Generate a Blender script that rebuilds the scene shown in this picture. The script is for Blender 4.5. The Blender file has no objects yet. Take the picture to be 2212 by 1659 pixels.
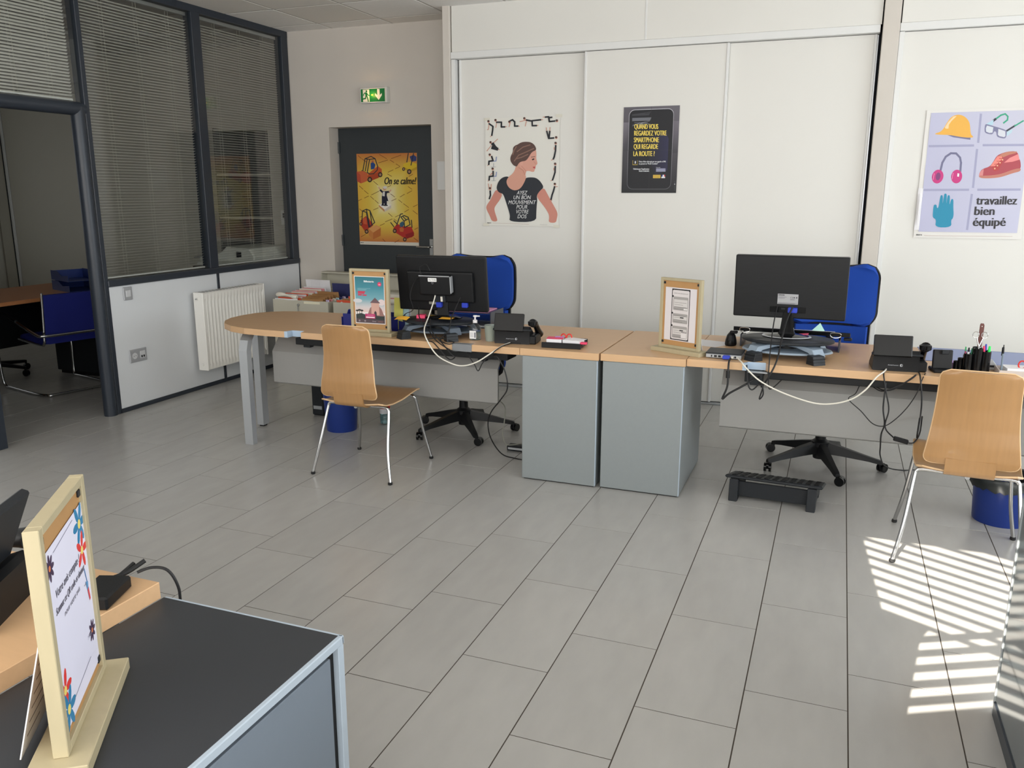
import bpy, bmesh, math, random
import numpy as np
from mathutils import Vector, Matrix
random.seed(7)
PI = math.pi
SC = bpy.context.scene
COL = SC.collection

# ------------------------------------------------------------------ camera
cam_d = bpy.data.cameras.new('camera')
cam = bpy.data.objects.new('camera', cam_d); COL.objects.link(cam)
CR = Vector((0.931749, 0.363102, 0.000680)); CU = Vector((-0.082042, 0.208701, 0.974532)); CB = Vector((0.353712, -0.908076, 0.224246))
m = Matrix((CR, CU, CB)).transposed().to_4x4(); m.translation = (0, 0, 1.55)
cam.matrix_world = m
cam_d.sensor_width = 36; cam_d.lens = 1793.39 / 2212 * 36; cam_d.clip_start = .05
SC.camera = cam
# ------------------------------------------------------------------ sky, sun, daylight at the windows, office fill, exposure
w = bpy.data.worlds.new('sky'); SC.world = w; w.use_nodes = True
bgn = w.node_tree.nodes['Background']; bgn.inputs[0].default_value = (.62, .78, 1, 1); bgn.inputs[1].default_value = 1.0
ELEV = math.radians(24)
sd = bpy.data.lights.new('sun', 'SUN'); sd.energy = 22; sd.angle = math.radians(.12); sd.color = (1, .93, .82)
sun = bpy.data.objects.new('sun', sd); COL.objects.link(sun)
SUNS = .22; SUNN = math.hypot(SUNS, 1)
sun.rotation_euler = Vector((math.cos(ELEV) * SUNS / SUNN, math.cos(ELEV) / SUNN, -math.sin(ELEV))).to_track_quat('-Z', 'Y').to_euler()
def area(name, loc, look, sx, sy, power, col):
    d = bpy.data.lights.new(name, 'AREA'); d.shape = 'RECTANGLE'; d.size = sx; d.size_y = sy; d.energy = power; d.color = col
    o = bpy.data.objects.new(name, d); COL.objects.link(o); o.location = loc
    o.rotation_euler = Vector(look).to_track_quat('-Z', 'Y').to_euler(); return o
area('daylight_right', (4.66, 2.2, 1.75), (-1, 0, .18), 5.4, 1.7, 190, (.87, .94, 1))
area('daylight_front', (-.2, -1.58, 1.75), (0, 1, .18), 8.2, 1.7, 205, (1, .985, .965))
area('office_fill', (-9.1, 4.8, 1.7), (1, 0, 0), 2.6, 1.4, 5, (.95, .97, 1))  # added weak fill to lift the dim office, no window is built there
SC.view_settings.view_transform = 'Standard'; SC.view_settings.look = 'None'; SC.view_settings.gamma = 1
SC.view_settings.use_curve_mapping = False; SC.view_settings.exposure = 0.05
try:
    SC.cycles.max_bounces = 8; SC.cycles.diffuse_bounces = 4; SC.cycles.transparent_max_bounces = 24; SC.cycles.caustics_reflective = False; SC.cycles.caustics_refractive = False
    SC.cycles.sample_clamp_indirect = 6; SC.cycles.use_denoising = True
except Exception: pass

# ------------------------------------------------------------------ colours and materials
def lin(v): v /= 255.; return v / 12.92 if v <= .04045 else ((v + .055) / 1.055) ** 2.4
def S(r, g, b): return (lin(r), lin(g), lin(b), 1)
MATS = {}
def mat(key, rgb=(200, 200, 200), rough=.5, metal=0., spec=.5, var=0., vscale=8., vstretch=(1, 1, 1), bump=0., bscale=200., coat=0., coord='Object', trans=0., ior=1.45, emit=None, estr=0., objvar=0.):
    if key in MATS: return MATS[key]
    M = bpy.data.materials.new(key); M.use_nodes = True; nt = M.node_tree; N = nt.nodes; L = nt.links
    p = N['Principled BSDF']; c = S(*rgb)
    p.inputs['Base Color'].default_value = c; p.inputs['Roughness'].default_value = rough; p.inputs['Metallic'].default_value = metal
    p.inputs['Specular IOR Level'].default_value = spec; p.inputs['Coat Weight'].default_value = coat; p.inputs['IOR'].default_value = ior
    if trans: p.inputs['Transmission Weight'].default_value = trans
    if emit: p.inputs['Emission Color'].default_value = S(*emit); p.inputs['Emission Strength'].default_value = estr
    if var or bump or objvar:
        tc = N.new('ShaderNodeTexCoord'); mp = N.new('ShaderNodeMapping'); mp.inputs['Scale'].default_value = vstretch
        L.new(tc.outputs[coord], mp.inputs[0])
        nz = N.new('ShaderNodeTexNoise'); nz.inputs['Scale'].default_value = vscale; nz.inputs['Detail'].default_value = 5
        if objvar:
            oi = N.new('ShaderNodeObjectInfo'); ad = N.new('ShaderNodeVectorMath'); ad.operation = 'ADD'
            sc = N.new('ShaderNodeVectorMath'); sc.operation = 'SCALE'; sc.inputs[0].default_value = (37, 19, 53); L.new(oi.outputs['Random'], sc.inputs['Scale'])
            L.new(mp.outputs[0], ad.inputs[0]); L.new(sc.outputs[0], ad.inputs[1]); L.new(ad.outputs[0], nz.inputs[0])
        else: L.new(mp.outputs[0], nz.inputs[0])
        hs = N.new('ShaderNodeHueSaturation'); hs.inputs['Color'].default_value = c
        mr = N.new('ShaderNodeMapRange'); mr.inputs[1].default_value = .25; mr.inputs[2].default_value = .75; mr.inputs[3].default_value = 1 - var; mr.inputs[4].default_value = 1 + var
        L.new(nz.outputs[0], mr.inputs[0])
        if objvar:
            m2 = N.new('ShaderNodeMapRange'); m2.inputs[3].default_value = 1 - objvar; m2.inputs[4].default_value = 1 + objvar; L.new(oi.outputs['Random'], m2.inputs[0])
            mu = N.new('ShaderNodeMath'); mu.operation = 'MULTIPLY'; L.new(mr.outputs[0], mu.inputs[0]); L.new(m2.outputs[0], mu.inputs[1]); L.new(mu.outputs[0], hs.inputs['Value'])
        else: L.new(mr.outputs[0], hs.inputs['Value'])
        L.new(hs.outputs[0], p.inputs['Base Color'])
        if bump:
            n2 = N.new('ShaderNodeTexNoise'); n2.inputs['Scale'].default_value = bscale; L.new(mp.outputs[0], n2.inputs[0])
            b = N.new('ShaderNodeBump'); b.inputs['Strength'].default_value = bump; b.inputs['Distance'].default_value = .002; L.new(n2.outputs[0], b.inputs['Height']); L.new(b.outputs[0], p.inputs['Normal'])
    MATS[key] = M; return M
def glass(key, tint, f=1.45):
    M = bpy.data.materials.new(key); M.use_nodes = True; nt = M.node_tree; N = nt.nodes; L = nt.links
    N.remove(N['Principled BSDF']); o = N['Material Output']
    t = N.new('ShaderNodeBsdfTransparent'); t.inputs[0].default_value = (*tint, 1)
    g = N.new('ShaderNodeBsdfGlossy'); g.inputs['Roughness'].default_value = .01
    lw = N.new('ShaderNodeLayerWeight'); pw = N.new('ShaderNodeMath'); pw.operation = 'POWER'; pw.inputs[1].default_value = 4.0
    r0 = ((f - 1) / (f + 1)) ** 2 * 2; ma = N.new('ShaderNodeMath'); ma.operation = 'MULTIPLY_ADD'; ma.inputs[1].default_value = 1 - r0; ma.inputs[2].default_value = r0; mx = N.new('ShaderNodeMixShader')
    L.new(lw.outputs['Facing'], pw.inputs[0]); L.new(pw.outputs[0], ma.inputs[0]); L.new(ma.outputs[0], mx.inputs[0]); L.new(t.outputs[0], mx.inputs[1]); L.new(g.outputs[0], mx.inputs[2]); L.new(mx.outputs[0], o.inputs[0])
    MATS[key] = M; return M
def print_mat():
    M = bpy.data.materials.new('printed_paper'); M.use_nodes = True; nt = M.node_tree; N = nt.nodes
    a = N.new('ShaderNodeAttribute'); a.attribute_name = 'ink'; p = N['Principled BSDF']; p.inputs['Roughness'].default_value = .45; p.inputs['Specular IOR Level'].default_value = .3
    nt.links.new(a.outputs['Color'], p.inputs['Base Color']); return M
PRINT = print_mat()
def perf_mat():
    M = bpy.data.materials.new('perforated_tile'); M.use_nodes = True; nt = M.node_tree; N = nt.nodes; L = nt.links; p = N['Principled BSDF']; p.inputs['Roughness'].default_value = .9
    tc = N.new('ShaderNodeTexCoord'); v = N.new('ShaderNodeTexVoronoi'); v.inputs['Scale'].default_value = 40; v.inputs['Randomness'].default_value = 0; L.new(tc.outputs['Object'], v.inputs[0])
    r = N.new('ShaderNodeValToRGB'); r.color_ramp.elements[0].position = .28; r.color_ramp.elements[0].color = S(255, 254, 252); r.color_ramp.elements[1].position = .4; r.color_ramp.elements[1].color = S(236, 233, 227)
    L.new(v.outputs['Distance'], r.inputs[0]); L.new(r.outputs[0], p.inputs['Base Color']); return M
PERF = perf_mat()
m_wall = mat('wall_paint', (213, 206, 197), .85, var=.02, vscale=3, bump=.15, bscale=300)
m_ceil = mat('ceiling_tile', (248, 247, 244), .9, var=.02, vscale=30, bump=.2, bscale=250)
m_grid = mat('ceiling_grid', (196, 193, 188), .6)
m_tile = mat('floor_tile', (175, 173, 169), .24, spec=.5, var=.045, vscale=7, vstretch=(2.2, .7, 1), objvar=.025, bump=.03, bscale=60)
m_grout = mat('grout', (70, 62, 55), .9)
m_white = mat('cupboard_white', (228, 226, 220), .42, var=.006, vscale=4, bump=.03, bscale=400)
m_profile = mat('profile_white', (228, 228, 226), .35)
m_dark = mat('cupboard_inside', (30, 34, 42), .8)
m_alu = mat('brushed_aluminium', (190, 194, 198), .32, metal=.85)
m_anthr = mat('partition_frame', (45, 51, 60), .36)
m_pan = mat('partition_panel', (222, 225, 228), .5, var=.01, vscale=5)
m_office = mat('office_wall', (206, 202, 190), .85)
m_doorleaf = mat('door_leaf', (52, 57, 60), .45)
m_rad = mat('radiator_enamel', (244, 242, 236), .3)
m_beech = mat('beech_worktop', (208, 170, 130), .38, var=.035, vscale=5, vstretch=(1.2, 14, 14))
m_beechedge = mat('beech_edge', (212, 174, 132), .42, var=.03, vscale=6, vstretch=(1.2, 14, 14))
m_chairwood = mat('plywood_lacquer', (168, 128, 84), .3, var=.06, vscale=5, vstretch=(14, 1, 1.3), coat=.15)
m_plyedge = mat('plywood_edge', (218, 184, 142), .4)
m_chrome = mat('chrome', (190, 190, 190), .2, metal=1)
m_silver = mat('silver_paint', (178, 181, 184), .35, metal=.35)
m_grey = mat('pedestal_grey', (140, 146, 147), .42, var=.015, vscale=60)
m_greyedge = mat('pedestal_edge', (170, 182, 194), .35)
m_mod = mat('modesty_grey', (150, 149, 146), .45, var=.01, vscale=40)
m_black = mat('black_plastic', (19, 20, 22), .45, spec=.35)
m_gloss = mat('black_gloss', (12, 13, 15), .16, spec=.4)
m_soft = mat('charcoal_plastic', (34, 37, 41), .5, spec=.4)
m_rubber = mat('rubber', (22, 22, 23), .7)
m_fab = mat('blue_fabric', (22, 70, 168), .85, var=.06, vscale=300, bump=.3, bscale=900)
m_navy = mat('navy_fabric', (30, 40, 130), .85, var=.06, vscale=300)
m_bluepl = mat('blue_plastic', (26, 50, 122), .38)
m_navypl = mat('navy_tray', (26, 36, 118), .4)
m_vga = mat('vga_blue', (50, 70, 190), .4)
m_cable = mat('cable_black', (24, 24, 26), .5)
m_wcable = mat('cable_white', (226, 222, 210), .45)
m_gcable = mat('cable_grey', (150, 150, 140), .5)
m_pine = mat('pine', (180, 168, 137), .55, var=.04, vscale=6, vstretch=(8, 8, 1.5))
m_hard = mat('hardboard', (186, 142, 92), .5, var=.04, vscale=20)
m_paper = mat('paper_white', (236, 234, 236), .7)
m_steel = mat('steel', (200, 200, 198), .22, metal=1)
m_metalbeige = mat('cabinet_beige', (196, 192, 176), .45)
m_slat = mat('blind_slat', (226, 224, 216), .45)
m_bluegrey = mat('stand_bluegrey', (150, 166, 182), .35)
m_pink = mat('paper_pink', (232, 70, 110), .6)
m_orange = mat('sticky_orange', (250, 186, 60), .6)
m_kraft = mat('kraft_card', (172, 128, 82), .7, var=.05, vscale=20)
m_red = mat('red_plastic', (214, 48, 40), .4)
m_glass = glass('partition_glass', (.88, .90, .88), 1.5)
m_clear = glass('clear_plastic', (.93, .95, .95), 1.35)
m_frost = mat('frosted_plastic', (214, 226, 214), .5, trans=.6)

# ------------------------------------------------------------------ mesh helpers
class MB:
    def __init__(s): s.b = bmesh.new()
    def box(s, x0, x1, y0, y1, z0, z1, bev=0., mtx=None, seg=1):
        vs = [s.b.verts.new((x, y, z)) for z in (z0, z1) for y in (y0, y1) for x in (x0, x1)]
        fs = [s.b.faces.new([vs[i] for i in q]) for q in ((0, 2, 3, 1), (4, 5, 7, 6), (0, 1, 5, 4), (2, 6, 7, 3), (0, 4, 6, 2), (1, 3, 7, 5))]
        allv = vs
        if bev:
            es = list({e for f in fs for e in f.edges})
            r = bmesh.ops.bevel(s.b, geom=es, offset=bev, segments=seg, affect='EDGES', profile=.5)
            allv = list({v for f in r['faces'] for v in f.verts} | {v for v in vs if v.is_valid})
        if mtx is not None: bmesh.ops.transform(s.b, matrix=mtx, verts=[v for v in allv if v.is_valid])
        return s
    def ring(s, c, u, v, r, n): return [s.b.verts.new(c + u * (r * math.cos(2 * PI * i / n)) + v * (r * math.sin(2 * PI * i / n))) for i in range(n)]
    def skin(s, rings, caps=True, closed=False):
        n = len(rings[0]); k = len(rings)
        for i in range(k if closed else k - 1):
            A, B = rings[i], rings[(i + 1) % k]
            for j in range(n): s.b.faces.new((A[j], A[(j + 1) % n], B[(j + 1) % n], B[j]))
        if caps and not closed:
            s.b.faces.new(rings[0][::-1]); s.b.faces.new(rings[-1])
    def cyl(s, p, q, r, r2=None, n=16):
        p = Vector(p); q = Vector(q); d = (q - p).normalized(); u = d.orthogonal().normalized(); v = d.cross(u)
        s.skin([s.ring(p, u, v, r, n), s.ring(q, u, v, r if r2 is None else r2, n)]); return s
    def tube(s, pts, r, n=8, sub=6, closed=False):
        P = [Vector(p) for p in pts]
        if sub > 1 and len(P) > 2:
            Q = []; k = len(P)
            for i in range(k if closed else k - 1):
                if closed: a, b, c, d = P[i - 1], P[i], P[(i + 1) % k], P[(i + 2) % k]
                else: a, b, c, d = P[max(i - 1, 0)], P[i], P[i + 1], P[min(i + 2, k - 1)]
                for t in range(sub):
                    t /= sub; Q.append(.5 * ((2 * b) + (c - a) * t + (2 * a - 5 * b + 4 * c - d) * t * t + (3 * b - a - 3 * c + d) * t ** 3))
            if not closed: Q.append(P[-1])
            P = Q
        rings = []; u = None
        for i, p in enumerate(P):
            d = (P[(i + 1) % len(P)] - P[i - 1]) if closed else (P[min(i + 1, len(P) - 1)] - P[max(i - 1, 0)])
            d = d.normalized() if d.length > 1e-7 else Vector((0, 0, 1))
            u = d.orthogonal().normalized() if u is None else (u - d * u.dot(d)).normalized()
            rings.append(s.ring(p, u, d.cross(u), r(i / (len(P) - 1)) if callable(r) else r, n))
        s.skin(rings, True, closed); return s
    def lathe(s, prof, c=(0, 0, 0), n=24, sx=1, sy=1):
        rings = [[s.b.verts.new((c[0] + sx * max(r, 1e-4) * math.cos(2 * PI * i / n), c[1] + sy * max(r, 1e-4) * math.sin(2 * PI * i / n), c[2] + z)) for i in range(n)] for r, z in prof]
        s.skin(rings); return s
    def prism(s, poly, a0, a1, ax='z', bev=0.):
        f = {'z': lambda p, t: (p[0], p[1], t), 'y': lambda p, t: (p[0], t, p[1]), 'x': lambda p, t: (t, p[0], p[1])}[ax]
        A = [s.b.verts.new(f(p, a0)) for p in poly]; B = [s.b.verts.new(f(p, a1)) for p in poly]; n = len(poly)
        F = [s.b.faces.new(A[::-1]), s.b.faces.new(B)]
        for i in range(n): F.append(s.b.faces.new((A[i], A[(i + 1) % n], B[(i + 1) % n], B[i])))
        if bev:
            es = [e for e in F[0].edges] + [e for e in F[1].edges]
            bmesh.ops.bevel(s.b, geom=es, offset=bev, segments=1, affect='EDGES')
        return s
    def grid(s, fn, nu, nv, thick=None):
        G = [[s.b.verts.new(fn(i / nu, j / nv)) for j in range(nv + 1)] for i in range(nu + 1)]
        F = [s.b.faces.new((G[i][j], G[i + 1][j], G[i + 1][j + 1], G[i][j + 1])) for i in range(nu) for j in range(nv)]
        if thick:
            s.b.normal_update(); bmesh.ops.solidify(s.b, geom=F, thickness=thick)
        return s
    def poly(s, pts): s.b.faces.new([s.b.verts.new(p) for p in pts]); return s
    def mesh(s, name, m=None, smooth=False):
        bmesh.ops.recalc_face_normals(s.b, faces=s.b.faces[:])
        me = bpy.data.meshes.new(name); s.b.to_mesh(me); s.b.free()
        if m: me.materials.append(m)
        if smooth:
            me.polygons.foreach_set('use_smooth', [True] * len(me.polygons)); me.set_sharp_from_angle(angle=math.radians(38))
        return me
    def obj(s, name, m=None, parent=None, smooth=False, **k):
        return mkobj(name, s.mesh(name, m, smooth), parent, **k)
def mkobj(name, me, parent=None, loc=None, rot=None, label=None):
    o = bpy.data.objects.new(name, me); COL.objects.link(o)
    if parent is not None: o.parent = parent
    if loc: o.location = loc
    if rot: o.rotation_euler = rot
    if label: o['label'] = label
    return o
def tag(o, label, cat, group=None):
    o['label'] = label; o['category'] = cat
    if group: o['group'] = group
    return o
def thing(name, label, cat, loc=(0, 0, 0), rz=0., group=None):
    o = bpy.data.objects.new(name, None); COL.objects.link(o); o.location = loc; o.rotation_euler = (0, 0, rz); o.empty_display_size = .05
    return tag(o, label, cat, group)
def struct(o): o['kind'] = 'structure'; return o
def sroot(name, loc=(0, 0, 0)):
    o = bpy.data.objects.new(name, None); COL.objects.link(o); o.location = loc; return struct(o)
def B(name, m, parent, x0, x1, y0, y1, z0, z1, bev=.002, mtx=None, seg=1, label=None):
    return MB().box(x0, x1, y0, y1, z0, z1, bev, mtx, seg).obj(name, m, parent, label=label)
def rrect(x0, x1, y0, y1, r, n=6):
    out = []
    for cx, cy, a in ((x1 - r, y1 - r, 0), (x0 + r, y1 - r, 90), (x0 + r, y0 + r, 180), (x1 - r, y0 + r, 270)):
        for i in range(n + 1):
            t = math.radians(a + 90 * i / n); out.append((cx + r * math.cos(t), cy + r * math.sin(t)))
    return out
def circ(cx, cy, rx, ry=None, n=20, a=0.):
    ry = rx if ry is None else ry; ca, sa = math.cos(a), math.sin(a)
    return [(cx + rx * math.cos(t) * ca - ry * math.sin(t) * sa, cy + rx * math.cos(t) * sa + ry * math.sin(t) * ca) for t in [2 * PI * i / n for i in range(n)]]
def copy_tree(o, parent=None):
    c = o.copy(); COL.objects.link(c); c.parent = parent
    for ch in list(o.children): copy_tree(ch, c)
    return c
def homog(src, dst):
    A = []
    for (x, y), (u, v) in zip(src, dst): A += [[x, y, 1, 0, 0, 0, -u * x, -u * y], [0, 0, 0, x, y, 1, -v * x, -v * y]]
    h = np.linalg.solve(np.array(A, float), np.array([t for p in dst for t in p], float))
    def f(p):
        d = h[6] * p[0] + h[7] * p[1] + 1; return ((h[0] * p[0] + h[1] * p[1] + h[2]) / d, (h[3] * p[0] + h[4] * p[1] + h[5]) / d)
    return f
FONT_CACHE = {}
def glyphs(txt):
    if txt in FONT_CACHE: return FONT_CACHE[txt]
    cu = bpy.data.curves.new('t', 'FONT'); cu.body = txt; cu.resolution_u = 3; cu.size = 1
    o = bpy.data.objects.new('t', cu); COL.objects.link(o); dg = bpy.context.evaluated_depsgraph_get(); me = o.evaluated_get(dg).to_mesh()
    vs = [(v.co.x, v.co.y) for v in me.vertices]; fs = [tuple(p.vertices) for p in me.polygons]
    o.evaluated_get(dg).to_mesh_clear(); bpy.data.objects.remove(o); bpy.data.curves.remove(cu)
    FONT_CACHE[txt] = (vs, fs); return vs, fs
class Ink:
    """flat print: coloured polygons stacked a tenth of a millimetre apart, local u right, v up, facing -Y"""
    def __init__(s, f=None, eps=.00003): s.sm = False; s.v = []; s.f = []; s.c = []; s.n = 1; s.map = f or (lambda p: p); s.eps = eps
    def add(s, pts, col, cols=None, raw=False):
        if s.sm and not raw and not cols and len(pts) > 8:
            for _ in range(2): pts = [q for a, b in zip(pts, pts[1:] + pts[:1]) for q in ((a[0] * .75 + b[0] * .25, a[1] * .75 + b[1] * .25), (a[0] * .25 + b[0] * .75, a[1] * .25 + b[1] * .75))]
        P = pts if raw else [s.map(p) for p in pts]; k = len(s.v)
        s.v += [(u, -s.n * s.eps, v) for u, v in P]; s.f.append(tuple(range(k, k + len(P))))
        s.c.append([S(*c) for c in cols] if cols else [S(*col)] * len(P)); s.n += 1; return s
    def line(s, pts, w, col):
        n0 = s.n
        for i_, ((x0, y0), (x1, y1)) in enumerate(zip(pts, pts[1:])):
            s.n = n0 + .5 * (i_ % 2)
            dx, dy = x1 - x0, y1 - y0; l = math.hypot(dx, dy) or 1; nx, ny = -dy / l * w / 2, dx / l * w / 2; ex, ey = dx / l * w * .3, dy / l * w * .3
            s.add([(x0 + nx - ex, y0 + ny - ey), (x1 + nx + ex, y1 + ny + ey), (x1 - nx + ex, y1 - ny + ey), (x0 - nx - ex, y0 - ny - ey)], col)
        s.n = n0 + 1; return s
    def text(s, txt, x, y, h, col, width=None, shear=0., align='l', bold=0., up=-1):
        """x,y = baseline in map units; h = capital height; up=-1 when map units run downwards"""
        vs, fs = glyphs(txt); x0 = min(v[0] for v in vs); x1 = max(v[0] for v in vs); sc = h / .69
        sx = (width / (x1 - x0)) if width else sc; W = (x1 - x0) * sx; off = {'l': 0, 'c': -W / 2, 'r': -W}[align]
        for dx in ((0,) if not bold else (-bold, 0, bold)):
            k = len(s.v); s.n += .35
            for vx, vy in vs:
                u, v = s.map((x + off + (vx - x0) * sx + vy * sc * shear + dx, y + up * vy * sc)); s.v.append((u, -s.n * s.eps, v))
            for f in fs: s.f.append(tuple(i + k for i in f)); s.c.append([S(*col)] * len(f))
        s.n += 1; return s
    def obj(s, name, parent, **k):
        me = bpy.data.meshes.new(name); me.from_pydata(s.v, [], s.f); me.materials.append(PRINT)
        a = me.color_attributes.new('ink', 'FLOAT_COLOR', 'CORNER')
        a.data.foreach_set('color', [c for f in s.c for col in f for c in col])
        me.update(); o = mkobj(name, me, parent, **k)
        bm = bmesh.new(); bm.from_mesh(me)
        for f in bm.faces:
            if f.normal.y > 0: f.normal_flip()
        bm.to_mesh(me); bm.free(); return o

# ================================================================== the setting
# ---- floor: grout bed and single tiles
floor = struct(B('floor', m_grout, None, -9.4, 4.85, -1.75, 7.4, -.06, -.0013, 0))
PX, PY, X0 = .309, .619, -.1675
OFF = {-14: .309, -13: .154, -12: .447, -11: .058, -10: .405, -9: .067, -8: .463, -7: .337, -6: .494, -5: .084, -4: .244, -3: .487, -2: .14, -1: .41, 0: .004, 1: .22, 2: .495}
rt = random.Random(3)
tm = MB(); J = .0019
z1 = 0; a = (-PX / 2 + J, PX / 2 - J, -PY / 2 + J, PY / 2 - J)
top = [(a[0] + .0004, a[2] + .0004, z1), (a[1] - .0004, a[2] + .0004, z1), (a[1] - .0004, a[3] - .0004, z1), (a[0] + .0004, a[3] - .0004, z1)]
low = [(a[0], a[2], -.0005), (a[1], a[2], -.0005), (a[1], a[3], -.0005), (a[0], a[3], -.0005)]; bot = [(x, y, -.009) for x, y, z in low]
R = [[tm.b.verts.new(p) for p in q] for q in (bot, low, top)]; tm.skin(R)
tile_me = tm.mesh('tile', m_tile)
cells = []
for k in range(-30, 16):
    o = OFF.get(k, rt.random() * PY)
    for j in range(-4, 13):
        cx, cy = X0 + (k + .5) * PX, o + (j + .5) * PY
        if not (-9.3 < cx < 4.7 and -1.7 < cy < 7.3): continue
        v = Vector((cx, cy, -1.55)); d = -v.dot(CB); sx = v.dot(CR) / max(d, .01); sy = v.dot(CU) / max(d, .01)
        vis = d > .6 and abs(sx) < .72 and -.62 < sy < .25
        cells.append((0 if vis else 1, d if vis else 50 + v.length, cx, cy))
cells.sort()
for i, (_, _, cx, cy) in enumerate(cells[:298]): mkobj('tile', tile_me, floor, loc=(cx, cy, 0))
rest = MB()
for _, _, cx, cy in cells[298:]:
    rest.skin([[rest.b.verts.new((cx + p[0], cy + p[1], p[2])) for p in q] for q in (bot, low, top)])
o = rest.obj('tile_field', m_tile, floor); o['kind'] = 'stuff'

# ---- ceiling
CZ = 2.94
ceiling = struct(B('ceiling', m_grid, None, -9.4, 4.85, -1.75, 7.4, CZ + .03, CZ + .1, 0))
cm = MB().box(-.288, .288, -.288, .288, CZ - .001, CZ + .02, .003).mesh('ceiling_tile', m_ceil)
pm = cm.copy(); pm.materials.clear(); pm.materials.append(PERF)
g = MB(); GP = .595; far = MB(); nn = 0
xs = [-4.25 + GP * i for i in range(-8, 16)]; ys = [6.39 - GP * j for j in range(-2, 14)]
for x in xs: g.box(x - .012, x + .012, -1.7, 7.3, CZ + .001, CZ + .025)
for y in ys: g.box(-9.2, 4.8, y - .012, y + .012, CZ + .0005, CZ + .024)
g.obj('ceiling_grid_bar', m_grid, ceiling)
for i, x in enumerate(xs[:-1]):
    for j, y in enumerate(ys[1:]):
        perf = (i + j) % 5 == 0 or (abs(x + 4.25) < .01 and abs(y - 5.2) < .02) or (abs(x + 3.655) < .01 and abs(y - 5.2) < .02)
        if x > -4.9 and x < 4.3 and y < 6.4 and y > -1.5: mkobj('ceiling_tile', pm if perf else cm, ceiling, loc=(x + GP / 2, y + GP / 2 - .0, 0))

# ---- walls
wb = MB(); wb.box(-4.86, -4.331, 6.61, 6.95, 0, CZ); wb.box(-3.315, -2.93, 6.61, 6.95, 0, CZ); wb.box(-4.331, -3.315, 6.61, 6.95, 2.118, CZ)
wall_back = struct(wb.obj('wall_back', m_wall))
struct(B('wall_return', m_wall, None, -2.98, -2.918, 6.165, 6.95, 0, CZ + .03, .004))
struct(B('wall_pillar', m_wall, None, .146, .246, 6.155, 6.95, 0, CZ + .03, .003))
struct(B('wall_rear', m_wall, None, -2.93, 4.85, 6.95, 7.1, 0, CZ + .03, 0))
m_room = mat('room_paint', (226, 222, 214), .85)
wr = MB(); wr.box(4.74, 4.9, -1.75, 7.1, 0, .88); wr.box(4.74, 4.9, -1.75, 7.1, 2.62, CZ + .03); wr.box(4.74, 4.9, -1.75, -.5, .88, 2.62); wr.box(4.74, 4.9, 4.9, 7.1, .88, 2.62)
struct(wr.obj('wall_right', m_room))
wf = MB()
for q in ((-9.4, 4.85, 0, .88), (-9.4, 4.85, 2.66, CZ + .03), (-9.4, -4.4, .88, 2.66), (4.1, 4.85, .88, 2.66)): wf.box(q[0], q[1], -1.85, -1.7, q[2], q[3])
struct(wf.obj('wall_front', m_room))
struct(B('wall_office_side', m_office, None, -9.4, -9.25, -1.75, 7.4, 0, CZ + .03, 0))
struct(B('wall_office_back', m_office, None, -9.4, -4.86, 7.15, 7.3, 0, CZ + .03, 0))
struct(B('wall_office_front', m_office, None, -9.4, -4.8, 2.2, 2.35, 0, CZ + .03, 0))
struct(B('wall_office_pilaster', mat('office_pilaster', (196, 192, 182), .85), None, -5.1, -4.82, 6.75, 7.15, 0, CZ + .03, .003))
# windows behind the viewpoint: opaque shades added to block the sun, one hole cut
m_shade = mat('sun_block_shade', (240, 240, 236), .8)
def window(name, along, fixed, a0, a1, z0, z1):
    r = sroot(name)
    n = 6 if along == 'x' else 5
    for i in range(n + 1):
        a = a0 + (a1 - a0) * i / n
        q = (a - .03, a + .03, fixed - .05, fixed + .05) if along == 'x' else (fixed - .05, fixed + .05, a - .03, a + .03)
        B('window_mullion', m_anthr, r, *q, z0, z1, .003)
    for z in (z0, z1):
        q = (a0, a1, fixed - .05, fixed + .05) if along == 'x' else (fixed - .05, fixed + .05, a0, a1)
        B('window_rail', m_anthr, r, *q, z - .03, z + .03, .003)
    return r
w1 = window('window_1', 'y', 4.82, -.5, 4.9, .88, 2.62); B('sun_block_shade', m_shade, w1, 4.77, 4.776, -.47, 4.87, .9, 2.6, 0)
w2 = window('window_2', 'x', -1.79, -4.4, 4.1, .88, 2.66)
# added sun mask: hole outline is the sunlit patch carried back along the rays
TE = math.tan(ELEV); SY = -1.735
def to_wall(x, y): return (x - SUNS * (y - SY), SY, (y - SY) * SUNN * TE)
hole = [to_wall(*q) for q in ((.20, 4.10), (.30, 4.13), (.95, 3.83), (.95, 2.88), (.312, 2.535), (.385, 3.03), (.43, 3.13), (.268, 3.20))]
sb = MB(); loops = [hole, [(-4.37, SY, .9), (4.07, SY, .9), (4.07, SY, 2.64), (-4.37, SY, 2.64)]]; eds = []
for lp in loops:
    vs = [sb.b.verts.new(q) for q in lp]; eds += [sb.b.edges.new((vs[i], vs[(i + 1) % len(vs)])) for i in range(len(vs))]
bmesh.ops.triangle_fill(sb.b, use_beauty=True, use_dissolve=False, edges=eds)
sb.obj('sun_block_shade', m_shade, w2)
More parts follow.
